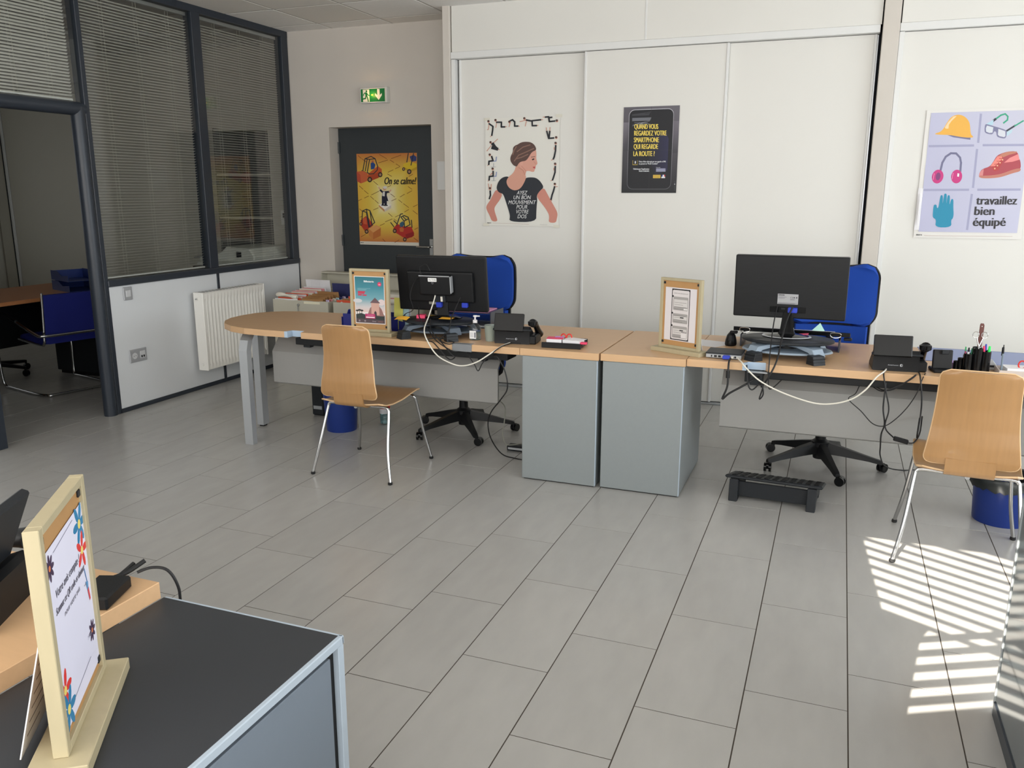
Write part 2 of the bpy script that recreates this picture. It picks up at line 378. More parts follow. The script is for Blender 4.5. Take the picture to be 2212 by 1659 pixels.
# unseen slats added to cut the sun into two sets of floor stripes
def stripe_blind(name, label, x0, x1, yc, slope, z0, z1, pitch, wd):
    t = thing(name, label, 'blind', (0, 0, 0)); n = int((z1 - z0) / pitch + .5); b = MB()
    for i in range(n + 1):
        z = z0 + i * pitch; y = wd
        P = [(x0, yc + slope * (x0 - .5)), (x1, yc + slope * (x1 - .5))]
        vs = [b.b.verts.new((px, py + dy, z + dz)) for (px, py) in P for dy, dz in ((-y, 0), (y, .0015))]
        b.b.faces.new((vs[0], vs[1], vs[3], vs[2]))
    o = b.obj('slat', m_slat, t); o['kind'] = 'stuff'
    for px in (x0 + .01, x1 - .01): MB().cyl((px, yc + slope * (px - .5), z0), (px, yc + slope * (px - .5), z1 + .05), .0012, n=5).obj('ladder_cord', m_wcable, t)
    return t
stripe_blind('venetian_blind', 'white venetian blind added unseen behind the viewpoint for the upper floor stripes', -1.05, .2, -1.92, -.52, 2.045, 2.45, .0401, .020)
stripe_blind('venetian_blind', 'white venetian blind added unseen behind the viewpoint for the lower floor stripes', -.75, .35, -.66, .53, 1.68, 1.91, .0504, .025)

# ---- glazed partition on the left
WX = -4.715; WL = sroot('wall_left')
def PB(name, m, y0, y1, z0, z1, x0=WX - .08, x1=WX, bev=.003, label=None): return B(name, m, WL, x0, x1, y0, y1, z0, z1, bev, label=label)
PB('post', m_anthr, 4.335, 4.372, 0, 2.94); PB('post', m_anthr, 5.402, 5.498, .955, 2.89); PB('post', m_anthr, 6.512, 6.603, .955, 2.89); PB('joint_strip', m_anthr, 5.467, 5.497, .03, .91, x1=WX - .001)
PB('joint_strip', m_anthr, 6.594, 6.606, 0, .955)
PB('top_rail', m_anthr, 3.36, 6.605, 2.886, 2.94); PB('sill_rail', m_anthr, 4.36, 6.6, .908, .956, x1=WX + .012, bev=.006); PB('base_rail', m_anthr, 4.36, 6.605, 0, .031)
pl = [PB('panel', m_pan, 4.372, 5.467, .031, .908, x1=WX - .004), PB('panel', m_pan, 5.497, 6.594, .031, .908, x1=WX - .004)]
MB().tube([(WX - .035, 3.45, 2.088), (WX - .035, 4.345, 2.088)], .044, 20, 1).obj('transom_rail', m_anthr, WL, True)
MB().tube([(WX - .035, 4.302, .0), (WX - .035, 4.302, 2.10)], .045, 20, 1).obj('door_post', m_anthr, WL, True)
PB('door_post', m_anthr, 3.36, 3.472, 0, 2.94); PB('door_post', m_anthr, 3.36, 3.45, 2.1, 2.94)
PB('panel', m_pan, -1.7, 3.36, 0, CZ, bev=0)
for a, b, z0, z1 in ((4.372, 5.402, .956, 2.886), (5.498, 6.512, .956, 2.886), (3.45, 4.335, 2.125, 2.886)):
    MB().poly([(WX - .02, a, z0), (WX - .02, b, z0), (WX - .02, b, z1), (WX - .02, a, z1)]).obj('pane', m_glass, WL)
def blind(label, y0, y1, z0, z1, tilt, pitch=.0198, wd=.0165, head=True):
    t = thing('venetian_blind', label, 'blind', (WX - .048, (y0 + y1) / 2, z0)); b = MB(); n = int((z1 - z0 - .04) / pitch); h = (y1 - y0) / 2
    ct, st = math.cos(tilt) * wd / 2, math.sin(tilt) * wd / 2
    for i in range(n):
        z = .012 + i * pitch + random.uniform(-.0008, .0008); r = random.uniform(-.001, .001)
        v = [b.b.verts.new((x, y, z + dz + (r if y > 0 else 0))) for x, dz in ((-ct, -st), (0, .0012), (ct, st)) for y in (-h, h)]
        b.b.faces.new((v[0], v[1], v[3], v[2])); b.b.faces.new((v[2], v[3], v[5], v[4]))
    o = b.obj('slat', m_slat, t); o['kind'] = 'stuff'
    if head: B('head_rail', m_alu, t, -.012, .012, -h, h, z1 - z0 - .028, z1 - z0 - .002, .002)
    B('bottom_rail', m_profile, t, -.008, .008, -h, h, .0005, .009, .002)
    for f in (-.62, 0, .62):
        for d in (-.007, .007): MB().cyl((d, h * f + d, .009), (d, h * f + d, z1 - z0 - .03), .0007, n=4).obj('ladder_cord', m_wcable, t)
    return t
blind('open slatted blind in the wide glass pane beside the doorway', 4.40, 5.385, .962, 2.882, .34)
blind('open slatted blind in the glass pane next to the beige wall', 5.515, 6.48, .962, 2.882, .26)
blind('half-closed slatted blind in the transom above the office doorway', 3.47, 4.285, 2.137, 2.882, .62)

# ---- recessed door in the back wall
D1 = sroot('door_1')
B('door_leaf', m_doorleaf, D1, -4.33, -3.316, 6.755, 6.80, .005, 2.117, .002)
for z in (1.95, 1.12): MB().cyl((-4.322, 6.745, z - .05), (-4.322, 6.745, z + .05), .009, n=10).obj('hinge', m_doorleaf, D1, True)
hd = B('handle_plate', m_steel, D1, -3.425, -3.385, 6.748, 6.756, .93, 1.15, .004)
MB().tube([(-3.405, 6.75, 1.078), (-3.405, 6.705, 1.078), (-3.43, 6.70, 1.078), (-3.53, 6.70, 1.078)], .0085, 10, 5).obj('handle_lever', m_steel, hd, True)

# ---- fitted sliding cupboards
def cupboard(label, x0, x1, doors, splits, gap):
    t = thing('sliding_cupboard', label, 'cupboard', (0, 0, 0), 0, 'fitted sliding-door cupboards along the rear wall')
    for a, b in zip(splits, splits[1:]): B('upper_panel', m_white, t, a + .006, b - .006, 6.185, 6.203, 2.608, CZ + .028, .001)
    for a in splits[1:-1]: B('cover_strip', m_profile, t, a - .007, a + .007, 6.182, 6.2, 2.608, CZ + .028, .002)
    B('top_track', m_profile, t, x0, x1 - .012, 6.172, 6.27, 2.558, 2.606, .002); B('bottom_track', m_alu, t, x0, x1, 6.175, 6.27, .0, .012, .002)
    B('side_panel', m_profile, t, x0, x0 + .03, 6.182, 6.27, .012, 2.556, .002)
    for a, b, y in doors:
        d = B('door', m_white, t, a + .016, b - .016, y + .004, y + .018, .016, 2.555, .0005)
        for xx in ((a, a + .018), (b - .018, b)): B('door_stile', m_profile, d, xx[0], xx[1], y - .003, y + .022, .014, 2.556, .003)
    B('carcass_back', m_dark, t, x0, x1, 6.90, 6.94, .012, 2.6, 0)
    B('carcass_side', m_dark, t, x1 - .02, x1 - .001, 6.28, 6.9, .012, 2.6, 0)
    for z in (.35, .75, 1.18, 1.62, 2.05): B('shelf', mat('shelf_grey', (150, 150, 150), .6), t, x1 - .5, x1 - .021, 6.30, 6.9, z, z + .018, 0)
    return t
cupboard('wide white sliding cupboard behind both desks, posters taped to two doors', -2.916, .144, [(-2.872, -1.82, 6.232), (-1.846, -.813, 6.196), (-.845, .121, 6.222)], [-2.916, -1.398, .144], 1)
B('rear_stile', m_alu, bpy.data.objects['sliding_cupboard'], .120, .130, 6.25, 6.262, .014, 2.556, .002)
cupboard('white sliding cupboard right of the pillar with the work equipment poster', .248, 4.74, [(.258, 1.42, 6.205), (1.40, 3.0, 6.232), (2.98, 4.7, 6.205)], [.248, 1.6, 3.2, 4.74], 0)

# ================================================================== things on the walls
# ---- radiator
t = thing('radiator', 'white panel radiator hung on the pale partition panel', 'radiator', (WX, 5.14, .168)); RW, RH = .762, .622
def rad_fn(u, v):
    y = .012 + u * (RW - .024); z = .01 + v * (RH - .02); k = 19
    ins = .012 < v * RH - .02 < RH - .06 and .03 < u < .97
    fl = (.5 - .5 * math.cos(2 * PI * k * u)) if ins else 0
    return (.118 - .009 * (max(0, fl) ** .6), y, z)
nb = MB(); U = 19 * 6; rows = [0, .06, .10, .5, .88, .93, 1]
G = []
for i in range(U + 1):
    u = i / U; y = .012 + u * (RW - .024); f = (.5 - .5 * math.cos(2 * PI * 19 * u)) ** .7 if .02 < u < .98 else 0
    G.append([nb.b.verts.new((.122 - .011 * f * (1 if 2 <= j <= 4 else 0), y, .008 + r * (RH - .016))) for j, r in enumerate(rows)])
for i in range(U):
    for j in range(len(rows) - 1): nb.b.faces.new((G[i][j], G[i + 1][j], G[i + 1][j + 1], G[i][j + 1]))
nb.obj('front_panel', m_rad, t, True)
B('back_panel', m_rad, t, .045, .06, .012, RW - .012, .01, RH - .01, .004)
for y in (0, RW - .014): B('side_cover', m_rad, t, .03, .124, y, y + .014, 0, RH, .004)
gr = B('top_grille', m_rad, t, .03, .122, .014, RW - .014, RH - .008, RH - .002, .002)
for i in range(18): B('grille_slot', m_soft, gr, .045, .105, .04 + i * .039, .055 + i * .039, RH - .003, RH - .0015, 0)
for z, r in ((.05, .013), (RH - .05, .014)):
    MB().cyl((.072, -.006, z), (.072, .002, z), r, n=16).obj('plug', m_rad, t, True)
MB().cyl((.072, -.02, RH - .05), (.072, -.005, RH - .05), .006, n=10).obj('vent_valve', m_steel, t, True)
B('bracket', m_rad, t, .0, .045, .12, .15, .05, RH - .05, .002); B('bracket', m_rad, t, .0, .045, RW - .15, RW - .12, .05, RH - .05, .002)
MB().cyl((.072, RW + .0, RH - .03), (.072, RW + .03, RH - .03), .012, n=12).obj('vent_valve', m_rad, t, True)
# ---- switch and socket
m_swg = mat('switch_frame', (176, 178, 182), .35, metal=.3); m_swp = mat('switch_plate', (205, 206, 208), .4)
t = thing('light_switch', 'small square grey light switch on the pale partition panel', 'switch', (WX - .004, 4.53, .847))
B('frame', m_swg, t, 0, .009, -.041, .041, -.047, .047, .004); B('rocker', m_swp, t, .006, .013, -.022, .022, -.024, .024, .002)
t = thing('wall_socket', 'double grey socket plate low on the pale partition panel', 'socket', (WX - .004, 4.568, .392))
B('frame', m_swg, t, 0, .009, -.08, .08, -.048, .048, .004)
MB().cyl((.005, -.036, 0), (.0105, -.036, 0), .023, n=24).obj('power_outlet', m_swp, t, True); 
for d in (-.009, .009): MB().cyl((.010, -.036 + d, 0), (.0112, -.036 + d, 0), .0028, n=8).obj('pin_hole', m_black, t)
B('data_module', m_swp, t, .006, .0105, .014, .062, -.026, .028, .001)
for y in (.022, .042): B('data_port', m_black, t, .0095, .0112, y, y + .013, -.020, -.004, 0)
# ---- wall plate, thermostat
t = thing('wall_plate', 'flat white plate on the wall between the dark door and the cupboard', 'panel', (-3.17, 6.61, 1.575)); B('cover', m_profile, t, -.085, .12, -.022, 0, 0, .236, .003); B('back_box', m_profile, t, -.08, .115, -.004, .002, .004, .232, 0)
# ---- exit sign
t = thing('exit_sign', 'green emergency exit sign with running figure and down arrow', 'sign', (-3.968, 6.61, 2.304))
B('housing', m_profile, t, 0, .258, -.05, -.001, 0, .126, .006); m_tr = mat('sign_rim', (220, 222, 216), .4)
B('end_cap', m_tr, t, .246, .268, -.056, 0, -.003, .129, .004)
k = Ink(); k.add([(.01, .01), (.246, .01), (.246, .116), (.01, .116)], (24, 122, 66))
k.add([(.03, .012), (.094, .012), (.094, .112), (.03, .112)], (238, 236, 226))
G_ = (24, 122, 66)
k.add(circ(.066, .098, .0085), G_); k.add([(.050, .09), (.068, .088), (.074, .062), (.056, .058)], G_)
for P, wdt in (([(.052, .086), (.038, .075), (.036, .064)], .008), ([(.068, .085), (.078, .068), (.092, .062)], .008), ([(.060, .062), (.056, .04), (.03, .036)], .011), ([(.068, .062), (.076, .04), (.082, .016)], .011)): k.line(P, wdt, G_)
k.add([(.172, .112), (.196, .112), (.196, .062), (.216, .078), (.216, .06), (.184, .022), (.152, .06), (.152, .078), (.172, .062)], (238, 238, 228))
k.obj('pictogram', t, loc=(0, -.0502, 0))
MB().lathe([(0, -.006), (.006, -.003), (.007, .001), (0, .004)], n=12).obj('lamp_led', mat('led_amber', (255, 170, 40), emit=(255, 150, 30), estr=14), t, True, loc=(.124, -.054, .066))
ld = bpy.data.lights.new('led_light', 'POINT'); ld.energy = .25; ld.color = (1, .55, .15); ld.shadow_soft_size = .01; lo = bpy.data.objects.new('led_light', ld); COL.objects.link(lo); lo.location = (-3.844, 6.52, 2.37)

# ---- posters
def poster(label, loc, src, dst, W, H, paper=(232, 230, 222)):
    t = thing('poster', label, 'poster', loc); sh = MB(); 
    sh.grid(lambda u, v: (u * W, -.0004 - .0025 * math.sin(PI * v * 2.3 + u * 2) ** 2 * (1 if u < .12 or u > .88 else .0), v * H), 10, 12)
    me = sh.mesh('sheet', mat('poster_paper_%d_%d_%d' % paper, paper, .55)); mkobj('sheet', me, t, loc=(0, -.0002, 0))
    return t, Ink(homog(src, dst))
SKIN, DK = (216, 160, 140), (38, 42, 50)
t, k = poster('white poster of a woman seen from behind in a black top', (-2.652, 6.198, 1.297), [(95, 92), (1128, 85), (1100, 1588), (95, 1580)], [(0, .818), (.612, .818), (.612, 0), (0, 0)], .612, .818)
k.sm = True; t.location.y = 6.231
k.add([(250, 1070), (335, 1140), (300, 1220), (245, 1290), (215, 1340), (225, 1400), (250, 1470), (262, 1525), (180, 1525), (150, 1440), (115, 1380), (100, 1330), (115, 1290), (160, 1230), (200, 1150)], (205, 138, 122))
k.add([(805, 1165), (850, 1100), (905, 1060), (940, 1120), (980, 1200), (1030, 1290), (1075, 1370), (1090, 1420), (1078, 1480), (1065, 1540), (965, 1535), (975, 1470), (970, 1420), (930, 1350), (880, 1280), (830, 1220)], (210, 142, 126))
k.add([(355, 905), (420, 900), (470, 960), (620, 960), (665, 920), (720, 915), (790, 920), (835, 950), (870, 990), (905, 1055), (850, 1100), (805, 1165), (815, 1230), (805, 1300), (800, 1400), (795, 1530), (422, 1530), (437, 1450), (420, 1380), (395, 1300), (370, 1220), (340, 1140), (300, 1130), (270, 1110), (248, 1065), (262, 1000), (300, 940)], DK)
k.add([(388, 960), (420, 905), (470, 870), (505, 820), (520, 765), (560, 690), (640, 690), (668, 830), (650, 880), (665, 918), (625, 1010), (580, 1070), (530, 1093), (480, 1092), (425, 1060), (395, 1010)], SKIN)
k.add([(800, 530), (806, 600), (800, 660), (822, 725), (812, 742), (800, 745), (796, 765), (790, 780), (792, 795), (780, 810), (775, 838), (745, 842), (700, 825), (665, 832), (620, 800), (560, 760), (565, 690), (700, 640), (740, 570)], (222, 164, 146))
k.add([(480, 740), (445, 690), (445, 630), (485, 560), (480, 510), (510, 475), (545, 465), (590, 435), (650, 425), (730, 432), (780, 470), (803, 520), (800, 545), (740, 570), (700, 640), (660, 690), (600, 695), (560, 720), (535, 770), (500, 755)], (92, 68, 62))
for P in ([(500, 690), (560, 610), (680, 560), (770, 520)], [(520, 660), (600, 640), (690, 600)], [(540, 560), (620, 500), (720, 470)], [(480, 600), (500, 540), (530, 490)]): k.line(P, 14, (140, 106, 92))
k.add([(582, 705), (618, 700), (622, 738), (602, 755), (580, 740)], (226, 170, 152)); k.add([(740, 665), (775, 655), (778, 672), (752, 684)], (60, 44, 44)); k.line([(735, 640), (785, 632)], 8, (96, 66, 58)); k.add([(755, 772), (790, 768), (786, 795), (762, 790)], (196, 84, 84))
k.line([(770, 700), (800, 740)], 5, (198, 138, 122)); k.line([(560, 780), (620, 820), (645, 880)], 6, (190, 128, 112)); k.line([(600, 760), (665, 832)], 6, (196, 134, 118))
for s_, y, wd in (('AYEZ', 1152, 140), ('UN BON', 1216, 235), ('MOUVEMENT', 1284, 372), ('POUR', 1348, 150), ('VOTRE', 1413, 172), ('DOS', 1478, 120)): k.text(s_, 600, y, 52, (236, 236, 236), wd, .22, 'c')
def fig(head, body, skin, w=22):
    for P in skin: k.line(P, 10, (206, 150, 130))
    for P in body: k.line(P, w, (34, 36, 42))
    k.add(circ(head[0], head[1], 17, 20, 12), (206, 150, 130)); k.add(circ(head[0] - 2, head[1] - 6, 16, 15, 12), (80, 58, 52))
fig((143, 135), [[(150, 165), (205, 205), (200, 260), (188, 330)]], [[(150, 180), (140, 245), (125, 250)], [(188, 330), (168, 346)]])
fig((243, 122), [[(255, 148), (325, 150), (322, 215), (372, 215)]], [[(258, 150), (245, 222)], [(372, 215), (396, 212)]])
fig((437, 150), [[(445, 135), (480, 120), (510, 150), (508, 208), (555, 208)]], [[(450, 150), (430, 215)], [(555, 208), (578, 210)]])
fig((645, 108), [[(670, 128), (750, 145), (752, 208), (810, 208)], [(750, 140), (868, 130)]], [[(672, 140), (655, 212)], [(668, 130), (580, 148)], [(868, 130), (896, 128)], [(810, 208), (832, 206)]])
fig((1088, 150), [[(1060, 152), (985, 158), (980, 105), (1020, 100)], [(985, 158), (975, 92), (930, 95)]], [[(900, 95), (930, 95)]])
fig((1078, 378), [[(1045, 382), (975, 386), (950, 290)], [(980, 386), (990, 290)]], [[(950, 290), (944, 240)], [(990, 290), (994, 236)]])
fig((1070, 455), [[(1070, 485), (1066, 560), (1048, 640), (1036, 670)]], [[(1050, 510), (1050, 540)], [(1036, 670), (1010, 684)]])
fig((1062, 738), [[(1062, 770), (1058, 850), (1040, 910), (1024, 955)]], [[(1042, 790), (1042, 820)], [(1024, 955), (1000, 966)]])
fig((1056, 1012), [[(1052, 1045), (1034, 1110), (1016, 1160), (1002, 1220)]], [[(1060, 1048), (1090, 1044)], [(1002, 1220), (1012, 1236)]])
fig((172, 428), [[(200, 445), (230, 490), (250, 510)], [(195, 500), (265, 520)]], [[(215, 430), (272, 382)], [(180, 470), (118, 545)], [(262, 522), (294, 528)]], 42)
for dy in (0, 192): 
    k.line([(165, 690 + dy - (0 if not dy else -20)), (245, 685 + dy + (20 if dy else 0)), (252, 630 + dy + (18 if dy else 0))], 14, (150, 160, 196)); k.line([(212, 700 + dy + 18), (212, 745 + dy + 20)], 6, (120, 126, 140)); k.line([(178, 748 + dy + 20), (245, 748 + dy + 20)], 4, (150, 156, 166))
fig((160, 600), [[(185, 620), (205, 680), (148, 688), (144, 735)]], [[(178, 640), (195, 660)], [(144, 735), (128, 748)]])
fig((200, 795), [[(205, 828), (205, 895), (152, 900), (148, 950)]], [[(200, 845), (165, 880)], [(148, 950), (134, 964)]])
fig((160, 1068), [[(162, 1100), (165, 1160), (150, 1210)]], [[(150, 1085), (136, 1000)], [(172, 1085), (178, 1008)]])
k.text('inrs', 120, 1550, 16, (60, 60, 60), 50, .2, bold=2); k.line([(200, 1545), (700, 1560)], 3, (190, 160, 150)); k.line([(850, 1562), (950, 1565)], 3, (170, 170, 170))
k.obj('artwork', t, loc=(0, -.0035, 0))
for x, z in ((-.01, .80), (.58, .81), (-.02, -.005), (.57, -.01)): B('tape', mat('tape', (224, 220, 206), .35), t, x, x + .05, -.0042, -.0038, z, z + .022, 0)

t, k = poster('black poster of a smartphone with yellow capital lettering', (-1.541, 6.197, 1.551), [(148, 92), (1148, 62), (1075, 1632), (95, 1630)], [(0, .606), (.405, .606), (.405, 0), (0, 0)], .405, .606, (60, 60, 64))
c = (108, 104, 112); d = (34, 35, 38)
k.add([(0, 0), (.405, 0), (.405, .606), (0, .606)], None, [d, d, c, (96, 92, 100)], raw=True)
k.add([(0, .3), (.09, .3), (.09, .5), (0, .5)], None, [(70, 68, 74), (66, 64, 70), (100, 96, 104), (128, 122, 132)], raw=True); k.add([(.32, .28), (.405, .28), (.405, .5), (.32, .5)], None, [(66, 64, 70), (70, 68, 74), (120, 114, 124), (104, 100, 108)], raw=True)
k.add(rrect(.040, .365, .026, .588, .042), None, [(200, 198, 206) if y > .3 else (112, 112, 118) for x, y in rrect(.040, .365, .026, .588, .042)], raw=True)
k.add(rrect(.0425, .3625, .029, .584, .040), (30, 31, 36), raw=True)
k.add([(.062, .555), (.20, .57), (.185, .545), (.062, .545)], (62, 62, 68), raw=True); k.add([(.064, .530), (.205, .530), (.195, .508), (.064, .508)], (112, 114, 122), raw=True)
k.add([(.155, .559), (.2, .561), (.2, .563), (.155, .561)], (20, 20, 22), raw=True)
k.add([(.20, .40), (.31, .43), (.335, .38), (.335, .16), (.25, .13), (.20, .22)], None, [(30, 31, 40), (44, 44, 74), (48, 48, 80), (40, 40, 70), (34, 34, 52), (32, 33, 46)], raw=True)
for i in range(11):
    a = math.radians(180 + 20 * i); k.line([(455, 370), (455 + (120 + 40 * (i % 3)) * math.cos(a), 370 - (90 + 30 * (i % 2)) * math.sin(a))], 5, (150, 152, 160))
YL = (240, 214, 96)
for s_, x, y, wd in (('QUAND VOUS', 335, 482, 425), ('REGARDEZ VOTRE', 332, 600, 575), ('SMARTPHONE', 326, 720, 445), ('QUI REGARDE', 322, 840, 432), ('LA ROUTE ?', 316, 968, 378)): k.text(s_, x, y, 88, YL, wd, bold=3)
WT = (214, 216, 220)
k.text("Évitez d'être dérangé par vos appels et SMS", 415, 1080, 26, WT, 478, bold=1.5); k.text('en passant en "Mode Conduite"', 412, 1118, 26, WT, 340, bold=1.5)
k.text("Téléchargez l'application", 595, 1212, 26, WT, 288, align='r', bold=1.5); k.text('MODE CONDUITE', 595, 1250, 24, WT, 180, align='r', bold=1.5)
k.add([(300, 1045), (390, 1045), (388, 1128), (298, 1128)], (196, 170, 70)); k.add([(306, 1040), (386, 1040), (384, 1118), (304, 1118)], (40, 42, 48)); k.add([(338, 1058), (360, 1058), (358, 1102), (336, 1102)], (210, 210, 214))
k.add([(720, 1190), (888, 1190), (888, 1250), (718, 1250)], (150, 152, 176)); k.text('Disponible', 720, 1180, 14, WT, 76); k.add([(666, 1306), (800, 1306), (798, 1366), (664, 1366)], (226, 188, 80)); k.text('SÉCURITÉ ROUTIÈRE', 675, 1332, 16, (70, 60, 30), 115); k.text('VIVRE, ENSEMBLE', 678, 1356, 14, (70, 60, 30), 105)
k.add([(816, 1304), (882, 1304), (880, 1366), (814, 1366)], (228, 228, 232)); k.add([(816, 1304), (840, 1304), (832, 1340), (815, 1340)], (36, 50, 130)); k.add([(862, 1304), (882, 1304), (881, 1340), (868, 1340)], (206, 50, 60))
k.line([(1055, 1420), (1046, 1590)], 4, (110, 110, 114)); k.add(circ(1052, 1475, 9), (200, 200, 204)); k.line([(645, 80), (585, 1630)], 3, (58, 58, 62)); k.line([(130, 862), (1105, 862)], 3, (66, 66, 72))
k.obj('artwork', t, loc=(0, -.0032, 0))

EQ = [(235, 95), (1349, 75), (1265, 1510), (70, 1565)]
t, k = poster('lavender poster of a helmet, goggles, ear muffs, boot and glove', (.455, 6.203, 1.262), EQ, [(0, .808), (.541, .801), (.592, .045), (0, .003)], .625, .808, (232, 229, 224))
LV = (196, 196, 220); k.sm = True
k.add([(.026, .040), (.598, .040), (.598, .792), (.026, .792)], None, [(190, 190, 216), (200, 200, 222), (204, 204, 220), (194, 194, 218)], raw=True)
bar = (166, 166, 196)
for P in ([(260, 508), (770, 500)], [(885, 497), (1349, 495)], [(198, 1016), (712, 1014)], [(822, 1014), (1310, 1012)], [(858, 140), (826, 462)], [(812, 548), (765, 985)], [(750, 1070), (695, 1475)]): k.line(P, 26, bar)
k.add([(470, 380), (540, 405), (735, 434), (740, 395), (600, 385)], (120, 118, 150))
HY = (240, 182, 82)
k.add([(325, 360), (385, 345), (430, 300), (470, 225), (520, 165), (580, 143), (640, 148), (690, 180), (722, 225), (733, 270), (738, 370), (768, 395), (765, 408), (700, 410), (600, 398), (500, 378), (400, 376), (335, 372)], HY)
k.add([(440, 290), (478, 230), (540, 165), (580, 158), (520, 215), (488, 260), (482, 305), (450, 305)], (246, 216, 170))
k.line([(1015, 205), (1090, 150), (1140, 135), (1170, 165), (1165, 205), (1120, 240)], 18, (60, 164, 130)); k.line([(1150, 335), (1255, 270)], 20, (60, 62, 74)); k.line([(1250, 275), (1349, 215)], 16, (60, 164, 130)); k.line([(1000, 215), (1028, 195)], 26, (60, 62, 74))
k.add([(915, 255), (1005, 200), (1000, 260), (960, 270)], (184, 214, 228)); k.add([(1150, 345), (1225, 310), (1215, 350), (1160, 395)], (190, 216, 226))
fr = (128, 128, 160)
k.add([(905, 262), (920, 250), (1000, 275), (1060, 292), (1150, 322), (1160, 345), (1150, 405), (1130, 422), (1060, 408), (1040, 390), (1035, 340), (1010, 335), (995, 370), (960, 372), (905, 355), (898, 320)], fr)
k.add([(928, 270), (1002, 290), (992, 352), (955, 356), (918, 340), (915, 300)], (216, 220, 228)); k.add([(1060, 308), (1140, 335), (1142, 390), (1128, 405), (1070, 392), (1054, 375)], (216, 218, 226))
k.line([(388, 790), (410, 700), (450, 630), (510, 590), (570, 592), (615, 640), (626, 700), (618, 800)], 24, (118, 118, 148))
PKc = (204, 62, 132)
k.add(circ(355, 860, 66, 82, 22, .35), PKc); k.add(circ(575, 860, 64, 80, 22, .2), PKc); k.add(circ(360, 858, 28, 46, 16, .2), (130, 66, 120)); k.add([(585, 822), (606, 825), (602, 862), (582, 860)], (240, 238, 240)); k.line([(303, 895), (315, 825)], 7, (234, 150, 190)); k.line([(522, 890), (535, 820)], 6, (234, 150, 190))
k.add([(832, 850), (848, 800), (880, 770), (960, 745), (1000, 690), (1040, 620), (1100, 590), (1180, 568), (1280, 568), (1296, 640), (1318, 690), (1320, 780), (1225, 800), (1100, 850), (1000, 868), (880, 872)], (178, 78, 88))
k.add([(1060, 625), (1110, 590), (1180, 570), (1278, 570), (1260, 590), (1180, 610), (1110, 640)], (196, 130, 108)); k.add([(1125, 700), (1190, 645), (1290, 600), (1305, 665), (1220, 690)], (238, 142, 142)); k.add([(980, 760), (1045, 640), (1110, 625), (1115, 680), (1060, 790), (1010, 800)], (186, 74, 74))
k.add([(965, 742), (1050, 625), (1105, 628), (1100, 660), (1020, 740)], (238, 140, 128)); k.add([(832, 850), (850, 800), (890, 772), (880, 850)], (218, 140, 140)); k.add([(832, 850), (880, 852), (1000, 846), (1100, 828), (1225, 780), (1318, 760), (1318, 800), (1225, 822), (1100, 866), (1000, 880), (880, 882), (836, 870)], (196, 128, 112))
for i in range(4): k.line([(985 + i * 28, 752 - i * 34), (1045 + i * 22, 740 - i * 28)], 6, (176, 66, 66)); k.add(circ(1018 + i * 30, 768 - i * 34, 9, n=10), (246, 190, 150))
GL = (42, 144, 178)
k.add([(305, 1200), (322, 1184), (342, 1188), (345, 1230), (365, 1220), (385, 1085), (400, 1073), (416, 1085), (410, 1200), (428, 1065), (446, 1055), (462, 1068), (452, 1200), (468, 1085), (483, 1074), (498, 1085), (490, 1205), (508, 1130), (524, 1117), (538, 1130), (535, 1220), (540, 1300), (530, 1350), (508, 1365), (515, 1452), (320, 1452), (338, 1360), (300, 1340), (295, 1310)], GL)
for s_, x, y, wd in (('travaillez', 800, 1186, 470), ('bien', 780, 1308, 228), ('équipé', 762, 1436, 375)): k.text(s_, x, y, 100, (56, 54, 58), wd, .1, bold=5.5)
k.text('inrs', 105, 1545, 18, (60, 60, 60), 62, .2, bold=2); k.line([(195, 1546), (1220, 1560)], 3, (186, 160, 150))
k.obj('artwork', t, loc=(0, -.0035, 0))
MB().grid(lambda u, v: (u * .03 - .002, -.006 - .02 * math.sin(PI * u) * math.sin(PI * v) ** 2, .05 + v * .27), 5, 8).obj('curled_edge', m_paper, t)

t, k = poster('orange poster of forklifts around a conductor on the dark door', (-4.143, 6.7535, 1.084), [(190, 145), (1055, 135), (1095, 1465), (250, 1445)], [(0, .81), (.613, .808), (.613, 0), (0, 0)], .613, .81, (226, 220, 206))
OR, YE, BR = (200, 122, 66), (224, 192, 78), (120, 72, 40)
cx, cy = .30, .40; edge = [(0, .03), (.306, .03), (.613, .03), (.613, .22), (.613, .42), (.613, .62), (.613, .81), (.306, .81), (0, .81), (0, .62), (0, .42), (0, .22)]
for i in range(12):
    a_, b_ = edge[i], edge[(i + 1) % 12]; mid = lambda p, f: (cx + (p[0] - cx) * f, cy + (p[1] - cy) * f)
    ye = lambda p: (224, 178, 70) if .2 < p[1] < .65 else OR
    k.add([mid(a_, .62), a_, b_, mid(b_, .62)], None, [YE, ye(a_), ye(b_), YE], raw=True); k.n -= 1
    k.add([mid(a_, .34), mid(a_, .62), mid(b_, .62), mid(b_, .34)], None, [(232, 214, 120), YE, YE, (232, 214, 120)], raw=True); k.n -= 1
    k.add([(cx, cy), mid(a_, .34), mid(b_, .34)], None, [(240, 236, 226), (232, 214, 120), (232, 214, 120)], raw=True); k.n -= 1
k.n += 1
